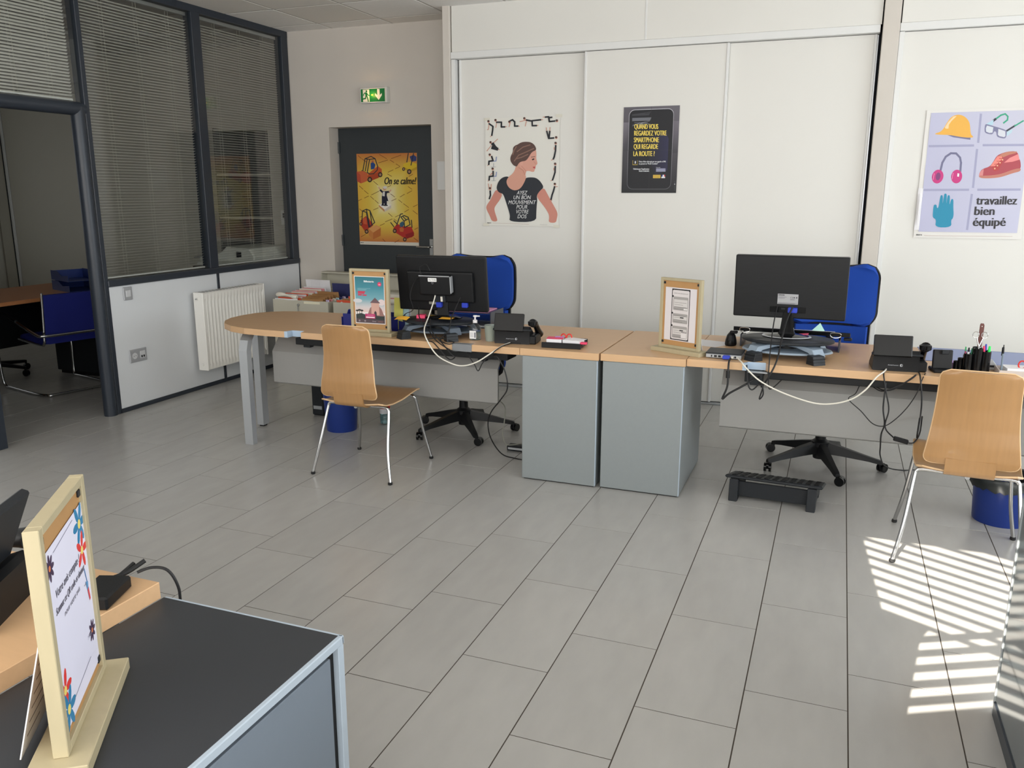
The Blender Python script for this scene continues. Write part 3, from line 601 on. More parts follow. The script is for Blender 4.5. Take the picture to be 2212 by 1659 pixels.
for P in ([(215, 170), (260, 210)], [(270, 215), (330, 260)], [(520, 155), (625, 215)], [(510, 275), (640, 235)], [(675, 235), (730, 270)], [(760, 290), (815, 325)], [(690, 215), (830, 165)], [(645, 410), (720, 375)], [(750, 360), (815, 330)], [(640, 435), (700, 470)], [(235, 605), (290, 655)], [(305, 670), (365, 720)], [(440, 540), (500, 590)], [(310, 780), (370, 750)], [(220, 820), (270, 795)], [(410, 735), (520, 680)], [(395, 755), (445, 800)], [(460, 810), (510, 855)], [(640, 620), (690, 600)], [(685, 720), (745, 765)], [(700, 820), (765, 790)], [(820, 765), (885, 725)], [(920, 715), (990, 675)], [(935, 615), (990, 655)], [(800, 805), (850, 845)], [(870, 860), (945, 915)], [(885, 980), (945, 945)], [(1010, 905), (1070, 875)], [(1005, 960), (1070, 1010)], [(440, 950), (510, 920)], [(655, 995), (710, 1045)], [(610, 1120), (710, 1080)], [(755, 1050), (820, 1020)], [(735, 1080), (775, 1110)], [(535, 1175), (600, 1145)], [(240, 935), (285, 975)], [(245, 1055), (285, 1035)], [(265, 1335), (330, 1300)], [(575, 1365), (612, 1405)], [(750, 1415), (810, 1380)], [(1020, 1350), (1080, 1395)], [(1030, 1230), (1080, 1205)], [(945, 470), (1000, 440)]): k.line(P, 7, BR); k.n -= .95
def truck(body, dark, cab, wheels, load=None, man=None):
    for P, c_ in body: k.add(P, c_)
    if man:
        for P, c_ in man: k.add(P, c_)
    for P in cab: k.line(P, 13, (44, 48, 56))
    for x, y, r in wheels: k.add(circ(x, y, r, r * 1.15, 14), (44, 38, 36)); k.add(circ(x, y, r * .55, r * .62, 12), (170, 130, 100))
    for P, c_ in load or (): k.add(P, c_)
truck([([(360, 430), (500, 320), (555, 365), (560, 440), (520, 480), (400, 530), (350, 480)], (198, 92, 48)), ([(355, 470), (540, 400), (560, 440), (510, 490), (400, 535)], (180, 74, 44))], None, [[(285, 390), (315, 215), (400, 182), (460, 215), (498, 330), (490, 380), (440, 430), (380, 435), (350, 410)], [(350, 400), (380, 225), (460, 215)], [(315, 215), (380, 225)], [(320, 390), (345, 225)], [(270, 385), (350, 425)]], [(385, 515, 34), (535, 445, 32)], [([(195, 400), (285, 390), (355, 425), (350, 535), (260, 570), (205, 540)], (206, 104, 66)), ([(195, 400), (250, 450), (260, 570), (205, 540)], (190, 82, 60))], [([(395, 280), (430, 260), (465, 300), (450, 360), (400, 370)], (44, 78, 140)), (circ(425, 255, 16), (180, 104, 80))])
truck([([(865, 290), (960, 260), (1056, 290), (1058, 360), (960, 400), (870, 350)], (222, 190, 50)), ([(865, 330), (960, 380), (1058, 330), (1058, 370), (960, 405), (870, 360)], (196, 160, 44))], None, [[(935, 140), (915, 265)], [(1010, 140), (975, 310)]], [(950, 402, 32), (870, 365, 22)], None, [([(955, 185), (1010, 160), (1052, 190), (1050, 250), (980, 260)], (56, 66, 120))])
truck([([(255, 1100), (330, 1040), (370, 1060), (440, 1170), (370, 1230), (330, 1270), (260, 1170)], (178, 62, 44)), ([(285, 1080), (340, 1050), (350, 1160), (300, 1150)], (206, 96, 62))], None, [[(275, 1120), (285, 965), (340, 940), (390, 960), (460, 1130), (375, 1200)], [(285, 965), (340, 985), (375, 1190)], [(340, 940), (385, 1180)], [(390, 960), (420, 1150)]], [(262, 1150, 22), (345, 1260, 28)], [([(370, 1215), (480, 1165), (548, 1200), (548, 1320), (440, 1372), (375, 1310)], (204, 132, 70)), ([(370, 1215), (440, 1275), (548, 1205), (480, 1165)], (222, 160, 96)), ([(440, 1275), (548, 1205), (548, 1320), (440, 1372)], (190, 112, 58))])
truck([([(730, 1210), (780, 1150), (900, 1190), (985, 1190), (1028, 1290), (1000, 1340), (900, 1360), (800, 1300), (735, 1260)], (182, 52, 44)), ([(900, 1300), (1020, 1260), (1025, 1320), (920, 1365)], (150, 38, 38)), ([(815, 1215), (850, 1195), (880, 1220), (870, 1265), (825, 1260)], (200, 110, 60))], None, [[(775, 1170), (830, 1010), (860, 1005)], [(835, 1050), (880, 1030), (940, 1055), (968, 1160), (890, 1200), (880, 1110), (835, 1050)], [(880, 1110), (945, 1075)], [(860, 1040), (905, 1085)], [(985, 1095), (995, 1200)], [(690, 1130), (735, 1190)], [(735, 1105), (775, 1145)]], [(748, 1250, 28), (893, 1372, 26)], None, [([(820, 1140), (860, 1110), (890, 1150), (860, 1195), (820, 1190)], (60, 96, 120))])
k.add([(518, 875), (610, 840), (695, 880), (600, 945)], (244, 240, 232)); k.add([(518, 875), (600, 945), (600, 978), (520, 905)], (206, 150, 100)); k.add([(600, 945), (695, 880), (695, 925), (600, 978)], (214, 204, 190))
TX = (32, 34, 52)
k.add([(560, 760), (575, 680), (640, 680), (630, 740), (655, 825), (632, 820), (635, 870), (605, 900), (595, 850), (585, 880), (562, 870)], TX); k.line([(575, 700), (540, 665)], 26, TX); k.line([(630, 695), (665, 690)], 28, TX); k.add([(575, 690), (605, 685), (602, 755), (568, 750)], (226, 224, 220)); k.add(circ(600, 640, 26, 28, 14), (214, 160, 130)); k.add(circ(606, 628, 28, 20, 14), (224, 220, 214)); k.line([(535, 655), (515, 625)], 16, (220, 170, 140)); k.line([(668, 690), (690, 665)], 18, (220, 170, 140)); k.line([(515, 625), (490, 600)], 4, (240, 236, 226)); k.line([(560, 880), (640, 885)], 16, (26, 26, 30))
k.text('On se calme!', 592, 582, 100, (26, 22, 24), 448, .14, bold=3)
k.text('inrs', 262, 1424, 14, (60, 60, 60), 42, .2, bold=2); k.line([(330, 1428), (800, 1440)], 3, (190, 180, 170))
k.obj('artwork', t, loc=(0, -.0036, 0))

# ================================================================== desks
T = .737; TH = .038
def desk_leg(t, pts, w_, d_, m=None):
    mm = MB(); P = [Vector(p) for p in pts]; rings = []
    for i, p in enumerate(P):
        rings.append([mm.b.verts.new(p + Vector((sx * w_ / 2, sy * d_ / 2, 0))) for sx, sy in ((-1, -1), (1, -1), (1, 1), (-1, 1))])
    mm.skin(rings); return mm.obj('leg', m or m_silver, t)
t = thing('desk', 'long beech desk with a rounded end and silver legs, wooden chair beside it', 'desk', (-2.4, 4.5, 0)); D1X, D1Y = -2.4, 4.5
def loc(P): return [(x - D1X, y - D1Y) for x, y in P]
out = [(-1.557, 4.108), (-1.557, 4.90), (-3.18, 4.90), (-3.36, 4.893), (-3.50, 4.875), (-3.61, 4.835), (-3.69, 4.77), (-3.74, 4.68), (-3.755, 4.56), (-3.745, 4.44), (-3.70, 4.33), (-3.63, 4.24), (-3.52, 4.165), (-3.38, 4.12), (-3.22, 4.108), (-3.075, 4.108), (-3.055, 4.165), (-2.965, 4.165), (-2.955, 4.108), (-1.957, 4.108), (-1.957, 4.155), (-1.838, 4.155), (-1.838, 4.108)]
MB().prism(loc(out), T - TH, T, bev=.0015).obj('worktop', m_beech, t)
ln = MB(); ln.box(-3.076 - D1X, -3.052 - D1X, 4.109 - D1Y, 4.165 - D1Y, T - TH, T - .001); ln.box(-3.054 - D1X, -2.964 - D1X, 4.160 - D1Y, 4.166 - D1Y, T - TH, T - .001); ln.obj('notch_liner', mat('liner_blue', (176, 196, 216), .35), t)
B('cable_flap', mat('flap_grey', (128, 131, 134), .4), t, -1.956 - D1X, -1.839 - D1X, 4.104 - D1Y, 4.152 - D1Y, T - TH - .004, T - .001, .002)
MB().prism([(4.33, .358), (4.338, .35), (4.346, .358), (4.346, .56), (4.43, .655), (4.422, .662), (4.338, .57), (4.33, .56)], -.94, .625, 'x').obj('modesty_panel', m_mod, t, True, loc=(0, -D1Y, 0))
for x in (-.7, .5): B('panel_bracket', m_soft, t, x, x + .05, -.17, -.05, .60, T - TH, .002)
B('cable_tray', m_black, t, -.62, .76, -.36, -.22, .655, .695, .003)
B('frame_beam', m_soft, t, -1.1, .8, -.02, .04, .63, T - TH - .001, .003)
desk_leg(t, [(-.972, -.395, 0), (-.972, -.395, .60), (-.985, -.36, .66), (-1.04, -.25, T - TH)], .06, .042)
desk_leg(t, [(-1.168, -.02, .012), (-1.168, -.02, T - TH)], .05, .06)
B('leg_foot', m_black, t, -1.185, -1.15, -.04, 0, 0, .013, .002)
desk_leg(t, [(.72, .30, 0), (.72, .30, T - TH)], .05, .05)
def pedestal(label, x0, x1, y0, y1, ym, side):
    t = thing('pedestal', label, 'pedestal', ((x0 + x1) / 2, (y0 + y1) / 2, 0), 0, 'grey pedestals between the two desks'); hx, hy = (x1 - x0) / 2, (y1 - y0) / 2
    B('worktop', m_beech, t, -hx - .012, hx + .006, -hy - .004, hy + .14, T - TH, T, .0015)
    B('body', m_grey, t, -hx, hx, -hy, hy, .006, T - TH - .001, .003)
    B('edge_band', m_greyedge, t, hx - .004, hx + .001, -hy - .001, -hy + .012, .008, T - TH - .003, .001)
    B('plinth', m_rubber, t, -hx + .01, hx - .01, -hy + .01, hy - .01, 0, .007, 0)
    for z0, z1 in ((.03, .25), (.26, .47), (.48, .68)):
        d = B('drawer', m_grey, t, -hx + .004, hx - .004, hy, hy + .016, z0, z1, .002); B('handle', m_alu, d, -.06, .06, hy + .016, hy + .03, z1 - .05, z1 - .035, .003)
    return t
pedestal('grey pedestal under the phone tray end of the rounded desk', -1.543, -1.124, 4.112, 4.762, 0, 0)
pedestal('grey pedestal under the framed notice, lighter on its open side', -1.098, -.676, 4.122, 4.772, 0, 1)
t = thing('desk', 'straight beech desk carrying the large dark monitor and pen cup', 'desk', (.35, 4.53, 0)); DX, DY = .35, 4.53
out = [(-.667, 4.138), (-.396, 4.138), (-.376, 4.185), (-.290, 4.185), (-.272, 4.138), (1.45, 4.138), (1.45, 4.922), (-.667, 4.922)]
MB().prism([(x - DX, y - DY) for x, y in out], T - TH, T, bev=.0015).obj('worktop', m_beech, t)
ln = MB(); ln.box(-.398 - DX, -.374 - DX, 4.139 - DY, 4.185 - DY, T - TH, T - .001); ln.box(-.376 - DX, -.288 - DX, 4.18 - DY, 4.187 - DY, T - TH, T - .001); ln.obj('notch_liner', mat('liner_blue', (176, 196, 216), .35), t)
B('cable_flap', m_alu, t, -.372 - DX, -.276 - DX, 4.15 - DY, 4.178 - DY, T - TH - .012, T - TH - .004, .002); B('flap_bracket', m_soft, t, -.36 - DX, -.30 - DX, 4.18 - DY, 4.26 - DY, .62, T - TH - .001, .002)
MB().prism([(4.34, .352), (4.348, .344), (4.356, .352), (4.356, .575), (4.43, .655), (4.422, .662), (4.348, .585), (4.34, .575)], -.515 - DX, 1.25 - DX, 'x').obj('modesty_panel', m_mod, t, True, loc=(0, -DY, 0))
for x in (-.75, .55): B('panel_bracket', m_soft, t, x, x + .05, -.19, -.07, .60, T - TH - .001, .002)
B('cable_tray', m_black, t, -.62, .9, -.37, -.24, .66, .697, .003); B('frame_beam', m_soft, t, -1.0, 1.0, -.02, .04, .63, T - TH - .001, .003)
desk_leg(t, [(1.0, .30, 0), (1.0, .30, T - TH)], .05, .05)
desk_leg(t, [(1.02, -.33, 0), (1.02, -.33, T - TH)], .06, .04)

# ================================================================== plywood visitor chairs
def plywood_chair(label, loc_, rz):
    t = thing('visitor_chair', label, 'chair', loc_, rz, 'plywood visitor chairs with chrome legs'); TK = .009
    prof = [(-.215, .428), (-.17, .414), (-.10, .408), (0, .414), (.10, .428), (.17, .436), (.21, .432), (.228, .418)]
    def ps(v):
        x = v * (len(prof) - 1); i = min(int(x), len(prof) - 2); f = x - i; return [prof[i][q] + (prof[i + 1][q] - prof[i][q]) * f for q in (0, 1)]
    def seat(u, v):
        y, z = ps(v); wdt = .205 - .012 * max(0, -y / .2) - .03 * max(0, (y - .19) / .04) ** 2; x = (2 * u - 1)
        e = 1 - .10 * max(0, (abs(v - .5) * 2 - .9) / .1) ** 2 * 1.0
        return (x * wdt * e, y, z + .012 * x * x * (1 - v) * .6 - .01 * (1 - x * x) * .5 + .006)
    MB().grid(seat, 12, 22, TK).obj('seat', m_chairwood, t, True)
    bp = [(.462, -.238), (.49, -.246), (.55, -.252), (.62, -.247), (.70, -.249), (.78, -.262), (.86, -.281)]
    def back(u, v):
        x_ = v * (len(bp) - 1); i = min(int(x_), len(bp) - 2); f = x_ - i; f2 = f
        z = bp[i][0] + (bp[i + 1][0] - bp[i][0]) * f2; y = bp[i][1] + (bp[i + 1][1] - bp[i][1]) * f2
        h = (z - .462) / .398; wd = .178 - .032 * h - .010 * math.sin(PI * h); r = .035
        dz = min(z - .462, .86 - z)
        if dz < r: wd -= r - math.sqrt(max(0, r * r - (r - dz) ** 2))
        x = (2 * u - 1); return (x * wd, y + .022 * x * x * (.4 + h), z)
    bb = MB(); bb.grid(back, 12, 40, TK)
    tn = [(-.165, .405), (-.20, .407), (-.225, .416), (-.238, .435), (-.241, .462), (-.246, .49)]
    def tong(u, v):
        x_ = v * (len(tn) - 1); i = min(int(x_), len(tn) - 2); f = x_ - i; return ((2 * u - 1) * .092, tn[i][0] + (tn[i + 1][0] - tn[i][0]) * f, tn[i][1] + (tn[i + 1][1] - tn[i][1]) * f)
    bb.grid(tong, 4, 14, TK); bb.obj('backrest', m_chairwood, t, True)
    eb = MB(); P = [back(0 if k < 41 else 1, (k if k < 41 else 81 - k) / 40) for k in range(82)]
    eb.tube([(p[0], p[1] + .0045, p[2]) for p in P], .0042, 6, 1, True); eb.obj('edge_band', m_plyedge, t, True)
    eb = MB(); P = [seat(0, k / 22) for k in range(23)] + [seat(k / 12, 1) for k in range(1, 12)] + [seat(1, 1 - k / 22) for k in range(23)] + [seat(1 - k / 12, 0) for k in range(1, 12)]
    eb.tube([(p[0], p[1], p[2] - .0045) for p in P], .0042, 6, 1, True); eb.obj('edge_band', m_plyedge, t, True)
    for sx in (-1, 1):
        for sy in (-1, 1):
            f = (sx * .248, sy * .247, .012); yk = .165 if sy > 0 else -.14
            l = MB().tube([f, (sx * (.248 - .03), sy * .247 + (yk - sy * .247) * .35, .17), (sx * .196, yk * 1.06, .36), (sx * .188, yk, .392), (sx * .17, yk * .99, .401), (sx * .10, yk * .97, .400), (0, yk * .96, .398)], .0088, 10, 5).obj('leg', m_chrome, t, True)
            MB().lathe([(.008, .016), (.012, .013), (.0125, .003), (.009, 0)], (f[0], f[1], 0), 12).obj('foot_cap', m_rubber, l, True)
    MB().cyl((0, -.17, .398), (0, .16, .398), .011, n=10).obj('under_frame', m_chrome, t, True)
    return t
plywood_chair('plywood chair with chrome legs by the rounded desk, blue bin behind it', (-2.42, 3.998, 0), 0)
plywood_chair('plywood chair with chrome legs at the straight desk, feet near sunlit floor stripes', (.587, 3.915, 0), math.radians(-4))

# ================================================================== office swivel chairs
def office_chair(label, loc_, a0, seat_rz, back_off):
    t = thing('office_chair', label, 'office chair', loc_, 0, 'blue swivel chairs behind the desks')
    MB().lathe([(.034, .05), (.036, .06), (.036, .115), (.05, .125), (.05, .15), (.03, .165), (.026, .30), (.026, .36)], n=20).obj('gas_column', m_black, t, True)
    for i in range(5):
        a = a0 + i * 2 * PI / 5; d = Vector((math.cos(a), math.sin(a), 0)); n = Vector((-d.y, d.x, 0)); b = MB(); R_ = []
        for r, wd, z0, z1 in ((.03, .03, .085, .15), (.12, .027, .078, .128), (.26, .021, .062, .088), (.325, .018, .050, .072), (.338, .015, .048, .066)):
            c = d * r; R_.append([b.b.verts.new(c + n * (wd * s1) + Vector((0, 0, z))) for s1, z in ((-1, z0), (1, z0), (.6, z1), (-.6, z1))])
        b.skin(R_); l = b.obj('base_arm', m_black, t, True)
        e = d * .33; tw = a + .9; cd = Vector((math.cos(tw), math.sin(tw), 0)); cc = e + cd * .018
        w_ = MB(); ax = Vector((-cd.y, cd.x, 0))
        for s1 in (-.020, .007): w_.cyl(cc + ax * s1 + Vector((0, 0, .026)), cc + ax * (s1 + .013) + Vector((0, 0, .026)), .026, n=18)
        w_.cyl(e + Vector((0, 0, .02)), e + Vector((0, 0, .062)), .008, n=8); w_.cyl(cc - ax * .008 + Vector((0, 0, .034)), cc + ax * .008 + Vector((0, 0, .034)), .020, n=14)
        w_.obj('castor', m_gloss, t, True)
    s = bpy.data.objects.new('seat_unit', None); bpy.data.objects.remove(s)
    sm = MB(); P = rrect(-.24, .24, -.23, .23, .09)
    sm.prism(P, .43, .49, bev=.018); o = sm.obj('seat', m_fab, t, True, rot=(0, 0, seat_rz))
    B('seat_pan', m_black, t, -.21, .21, -.2, .2, .40, .431, .008); B('mechanism', m_black, t, -.07, .07, -.1, .16, .35, .401, .006)
    MB().tube([(0, .1, .385), (0, .24, .37), (0, .285, .40), (0, .295, .60), (0, .29, .72)], .02, 8, 5).obj('back_bar', m_black, t, True)
    hw = .238
    zb = .80
    def fn(u, v):
        x = (2 * u - 1); z = zb + v * (1.13 - zb); r = .075; dz = min(z - zb, 1.13 - z); ww = hw - (0 if dz > r else r - math.sqrt(max(0, r * r - (r - dz) ** 2)))
        return (x * ww, back_off + .27 + .02 * math.sin(PI * v) - .035 * x * x - .02 * (1 - x ** 4) * (1 - (2 * v - 1) ** 4), z)
    def shell(sh, th):
        b = MB(); b.grid(lambda u, v: (fn(u, v)[0] * (1 + sh), fn(u, v)[1] + (.03 if sh else 0), .965 + (fn(u, v)[2] - .965) * (1 + sh)), 14, 24, th); return b
    shell(0, .03).obj('back_cushion', m_fab, t, True); shell(.055, .018).obj('back_shell', m_black, t, True)
    MB().grid(lambda u, v: ((2 * u - 1) * (.195 - .03 * max(0, 1 - 6 * v)), back_off + .265 - .03 * (2 * u - 1) ** 2, .60 + v * .185), 10, 10, .035).obj('lumbar_cushion', m_fab, t, True); MB().grid(lambda u, v: ((2 * u - 1) * .215, back_off + .298 - .03 * (2 * u - 1) ** 2, .585 + v * .24), 8, 6, .016).obj('lumbar_shell', m_black, t, True)
    for sx in (-1, 1):
        MB().tube([(sx * .20, -.02, .41), (sx * .275, -.02, .43), (sx * .285, -.03, .56), (sx * .285, -.05, .655)], .014, 8, 4).obj('armrest_post', m_black, t, True)
        B('armrest', m_black, t, sx * .285 - .035, sx * .285 + .035, -.16, .10, .655, .68, .01, seg=2)
    return t
office_chair('blue swivel chair behind the monitor with the small box on its back', (-2.235, 4.855, 0), math.radians(-52), 0, .02)
office_chair('blue swivel chair behind the large plain monitor, footrest in front', (-.01, 4.95, 0), 0, 0, .04)

# ================================================================== things on the floor
def bin_(label, loc_, r0, r1, h, bag):
    t = thing('waste_bin', label, 'waste bin', loc_)
    MB().lathe([(0, .004), (r0 - .003, .004), (r0, 0), (r0 + .002, .006), (r1, h), (r1 + .004, h), (r1 + .004, h + .004), (r1 - .003, h + .004), (r0 - .004, .008), (0, .008)], n=36).obj('bucket', m_bluepl, t, True)
    if bag:
        b = MB(); n = 48; prof = [(r1 - .012, h - .06), (r1 - .002, h + .008), (r1 + .010, h + .012), (r1 + .016, h - .006), (r1 + .014, h - .045)]
        rr = random.Random(5); wob = [[rr.uniform(-.004, .004) for _ in range(n)] for _ in prof]
        rings = [[b.b.verts.new(((r + wob[j][i]) * math.cos(2 * PI * i / n), (r + wob[j][i]) * math.sin(2 * PI * i / n), z + wob[j][i] * (3 if j == 4 else 1))) for i in range(n)] for j, (r, z) in enumerate(prof)]
        b.skin(rings, caps=False); b.obj('bin_bag', mat('bin_bag', (36, 40, 40), .3), t, True)
    return t
bin_('plain blue round waste bin under the rounded desk', (-3.02, 4.60, 0), .098, .118, .29, False)
bin_('blue round waste bin lined with a black bag by the straight desk', (.835, 4.40, 0), .118, .133, .225, True)
t = thing('computer_tower', 'small black computer case standing behind the plain blue bin', 'computer', (-3.36, 4.93, 0)); B('case', m_black, t, -.05, .05, -.1, .2, .006, .25, .004); B('front_bezel', m_soft, t, -.045, .045, -.108, -.1, .01, .245, .003); B('drive_slot', m_silver, t, -.035, .035, -.1095, -.1075, .05, .075, .001); B('foot', m_rubber, t, -.045, .045, -.09, .19, 0, .007, 0)
t = thing('water_bottle', 'clear water bottle with red label on the floor under the desk', 'bottle', (-2.82, 4.83, 0))
MB().lathe([(0, .004), (.03, 0), (.035, .006), (.036, .05), (.034, .055), (.036, .06), (.036, .15), (.03, .185), (.014, .215), (.013, .225), (.0, .226)], n=24).obj('body', m_clear, t, True)
MB().lathe([(.0365, .075), (.0368, .076), (.0368, .145), (.0365, .146)], n=24).obj('label_sleeve', mat('bottle_label', (206, 206, 208), .5), t, True); MB().lathe([(.0371, .11), (.0371, .145)], n=24, sx=1, sy=1).obj('label_band', m_red, t, True)
MB().lathe([(0, .226), (.0155, .224), (.0155, .24), (0, .241)], n=16).obj('cap', m_red, t, True); MB().lathe([(0, .006), (.032, .006), (.034, .05), (.033, .07), (0, .07)], n=24).obj('water', mat('water', (150, 200, 210), .05, trans=.9, ior=1.33), t, True)
t = thing('power_strip', 'grey power strip on the floor beside the pedestal', 'power strip', (-1.69, 4.585, 0)); B('housing', m_soft, t, -.12, .12, -.03, .03, 0, .035, .006)
for x in (-.08, -.03, .02): MB().cyl((x, 0, .034), (x, 0, .0362), .018, n=16).obj('outlet', m_black, t, True)
B('rail', m_silver, t, -.11, .11, -.0315, -.029, .012, .024, 0)
t = thing('footrest', 'black ridged footrest on the floor under the straight desk', 'footrest', (-.21, 4.31, 0), math.radians(-3))
Rm = Matrix.Translation((0, .01, .095)) @ Matrix.Rotation(math.radians(-14), 4, 'X')
B('platform', m_soft, t, -.235, .24, -.15, .165, -.008, .008, .006, Rm)
for i in range(6):
    for j in range(11): MB().box(-.205 + j * .04, -.18 + j * .04, -.125 + i * .045, -.103 + i * .045, .008, .0125, .002, Rm).obj('grip_pad', m_black, t)
for sx in (-1, 1): MB().prism([(-.14, 0), (-.13, .118), (.15, .048), (.15, 0), (.09, 0), (.07, .03), (-.06, .035), (-.08, 0)], sx * .19 - .022, sx * .19 + .022, 'x', .003).obj('side_support', m_soft, t)
B('front_skirt', m_soft, t, -.17, .17, -.10, -.09, .02, .10, .002)

# ================================================================== filing cabinets behind the rounded desk
def folder(name, label, grp, x, y, z, wd, h, tilt, m, m2=None, tab=None, th=.004):
    t = thing(name, label, 'folder' if name != 'paper_sheet' else 'paper', (x, y, z), 0, grp); Rm = Matrix.Rotation(tilt, 4, 'X'); b = MB()
    b.grid(lambda u, v: ((u - .5) * wd, .006 * math.sin(PI * v) + .003 * math.sin(7 * u), v * h), 5, 4, th); o = b.obj('cover', m, t, rot=(tilt, 0, 0))
    if m2: B('sheets', m2, t, -wd * .46, wd * .46, .004, .010, .0, h * .96, 0, Rm)
    if tab: B('tab', tab, t, -wd * .3, wd * .05, -.001, .002, h - .002, h + .012, 0, Rm)
    return t
def filing(label, x0, x1, lid=False):
    t = thing('filing_cabinet', label, 'filing cabinet', ((x0 + x1) / 2, 6.08, 0)); hx = (x1 - x0) / 2; H = .672
    for nm, q in (('side_panel', (-hx, -hx + .006, -.28, .28, .04, H)), ('side_panel', (hx - .006, hx, -.28, .28, .04, H)), ('rear_panel', (-hx, hx, .274, .28, .04, H)), ('bottom_panel', (-hx, hx, -.28, .28, .03, .05))): B(nm, m_metalbeige, t, *q, .001)
    f = B('front_panel', m_metalbeige, t, -hx, hx, -.288, -.278, .04, H + .004, .003)
    B('divider', m_metalbeige, t, -.01, .01, -.279, .275, .05, H - .005, .001); B('label_strip', mat('label_cream', (236, 230, 204), .6), t, hx * .15, hx * .72, -.2895, -.2875, H - .022, H - .003, 0)
    MB().cyl((-.012, -.30, H - .035), (-.012, -.287, H - .035), .011, n=14).obj('lock', m_chrome, t, True)
    MB().box(-.016, -.008, -.306, -.302, H - .085, H - .04, .001).obj('key', m_steel, t)
    for sx in (-1, 1): B('plinth_rail', m_metalbeige, t, sx * hx * .8 - .03, sx * hx * .8 + .03, -.26, .26, 0, .031, 0)
    return t
filing('beige open-top filing cabinet with lock, nearest the partition wall', -4.43, -3.885); filing('beige open-top filing cabinet half hidden by the framed ticket poster', -3.835, -3.29)
m_or = mat('folder_orange', (232, 96, 66), .6); m_pk = mat('folder_pink', (234, 160, 160), .6); m_cr = mat('folder_cream', (232, 226, 212), .65); m_lil = mat('folder_lilac', (206, 190, 222), .65); m_nv = mat('folder_navy', (52, 56, 104), .6); m_cy = mat('folder_pale_blue', (190, 222, 232), .6)
rf = random.Random(11)
m_red2 = m_or
for i in range(13):   # loose orange and white folders, left compartment
    folder('hanging_file', ('white', 'orange', 'cream', 'pale pink')[i % 4] + ' paper folder leaning in the cabinet by the partition', 'folders in the left drawer of the filing cabinet', -4.292 + rf.uniform(-.012, .012), 5.83 + i * .034, .50, .225, .180 + .014 * rf.random() + i * .0042, rf.uniform(.06, .22), (m_paper, m_or, m_cr, m_pk)[i % 4], None, th=.003)
t = tag(MB().tube([(-4.40, 5.815, .712), (-4.33, 5.81, .716), (-4.26, 5.812, .705), (-4.2, 5.82, .695)], lambda s: .014 + .006 * math.sin(9 * s), 8, 5).obj('paper_bundle', m_cr, None, True), 'crumpled white paper bundle on the front of the open file drawer', 'paper bundle')
for i in range(7):
    folder('kraft_folder', 'brown kraft folder standing in the cabinet by the partition', 'brown folders in the right drawer of the filing cabinet', -4.025 + rf.uniform(-.008, .008) - .012, 5.82 + i * .045, .48, .205, .215 + i * .006, rf.uniform(.1, .22), m_kraft, None, None, .004)
for i in range(6):
    folder('coloured_divider', ('lilac', 'pale pink', 'cream', 'pale blue', 'dark navy', 'soft lilac')[i] + ' thin divider beside the brown folders', 'pastel dividers beside the brown folders', -3.909 + i * .0, 5.84 + i * .05, .50, .03, .185, .08, (m_lil, m_pk, m_cr, m_cy, m_nv, m_lil)[i], None, None, .012)
folder('paper_sheet', 'white printed sheet sticking up behind the orange folders', 'papers in the cabinets', -4.29, 6.29, .50, .25, .30, .12, m_paper)
folder('navy_folder', 'dark navy folder lying behind the brown folders', 'papers in the cabinets', -4.02, 6.26, .50, .23, .275, .05, m_nv)
for i in range(9):
    folder('hanging_file', ('orange', 'pink', 'brown', 'cream')[i % 4] + ' folder in the cabinet behind the ticket poster', 'folders in the second filing cabinet', -3.70 + rf.uniform(-.01, .01) + (.27 if i % 2 else 0), 5.84 + i * .045, .50, .22, .185 + .01 * rf.random() + i * .004, rf.uniform(.1, .25), (m_or, m_pk, m_kraft, m_cr)[i % 4], m_paper, th=.003)
t = thing('storage_chest', 'low grey metal chest with lid raised against the back wall', 'cabinet', (-3.86, 6.48, 0))
B('body', m_metalbeige, t, -.53, .53, -.10, .1, .0, .70, .002); ld_ = B('lid', m_metalbeige, t, -.53, .53, .07, .08, .70, .845, .002); B('lid_rim', m_metalbeige, ld_, -.53, .53, -.02, .082, .835, .85, .003); B('lid_side', m_metalbeige, ld_, -.53, -.522, -.02, .08, .70, .836, .001); B('lid_side', m_metalbeige, ld_, .522, .53, -.02, .08, .70, .836, .001); B('rubber_stop', m_rubber, ld_, -.1, -.085, -.024, -.019, .838, .846, 0)

# ================================================================== the office beyond the partition
m_desk2 = mat('office_desk_top', (196, 132, 86), .42, var=.03, vscale=5, vstretch=(14, 1.2, 14))
t = thing('desk', 'brown wooden desk in the dim office beyond the doorway', 'desk', (-6.3, 4.7, 0)); B('worktop', m_desk2, t, -.46, .43, -1.6, .99, T - .03, T, .003); B('front_panel', m_black, t, -.05, -.032, -1.5, .9, .30, T - .031, .002)
for y in (-1.55, .95): B('end_panel', m_black, t, -.4, .38, y, y + .03, 0, T - .031, .002)
t = thing('drawer_unit', 'black drawer unit under the dim office desk', 'drawer unit', (-6.09, 5.43, 0)); B('body', m_soft, t, -.25, .25, -.2, .2, .03, .6, .003)
for i in range(3): d = B('drawer', m_soft, t, .25, .265, -.19, .19, .05 + i * .18, .22 + i * .18, .003); B('handle', m_black, d, .265, .275, -.06, .06, .17 + i * .18, .185 + i * .18, .002)
B('plinth', m_rubber, t, -.23, .23, -.18, .18, 0, .031, 0)
t = thing('meeting_chair', 'navy chair on a bent chrome frame in the dim office', 'chair', (-5.709, 4.81, 0), math.radians(-13.3))
fr_ = [(-.50, -.30, .30), (-.535, -.30, .42), (-.50, -.30, .56), (-.42, -.30, .62), (-.28, -.30, .612), (.12, -.29, .50), (.20, -.25, .485), (.215, 0, .485), (.20, .25, .485), (.12, .29, .50), (-.28, .30, .612), (-.42, .30, .62), (-.50, .30, .56), (-.535, .30, .42), (-.50, .30, .30)]
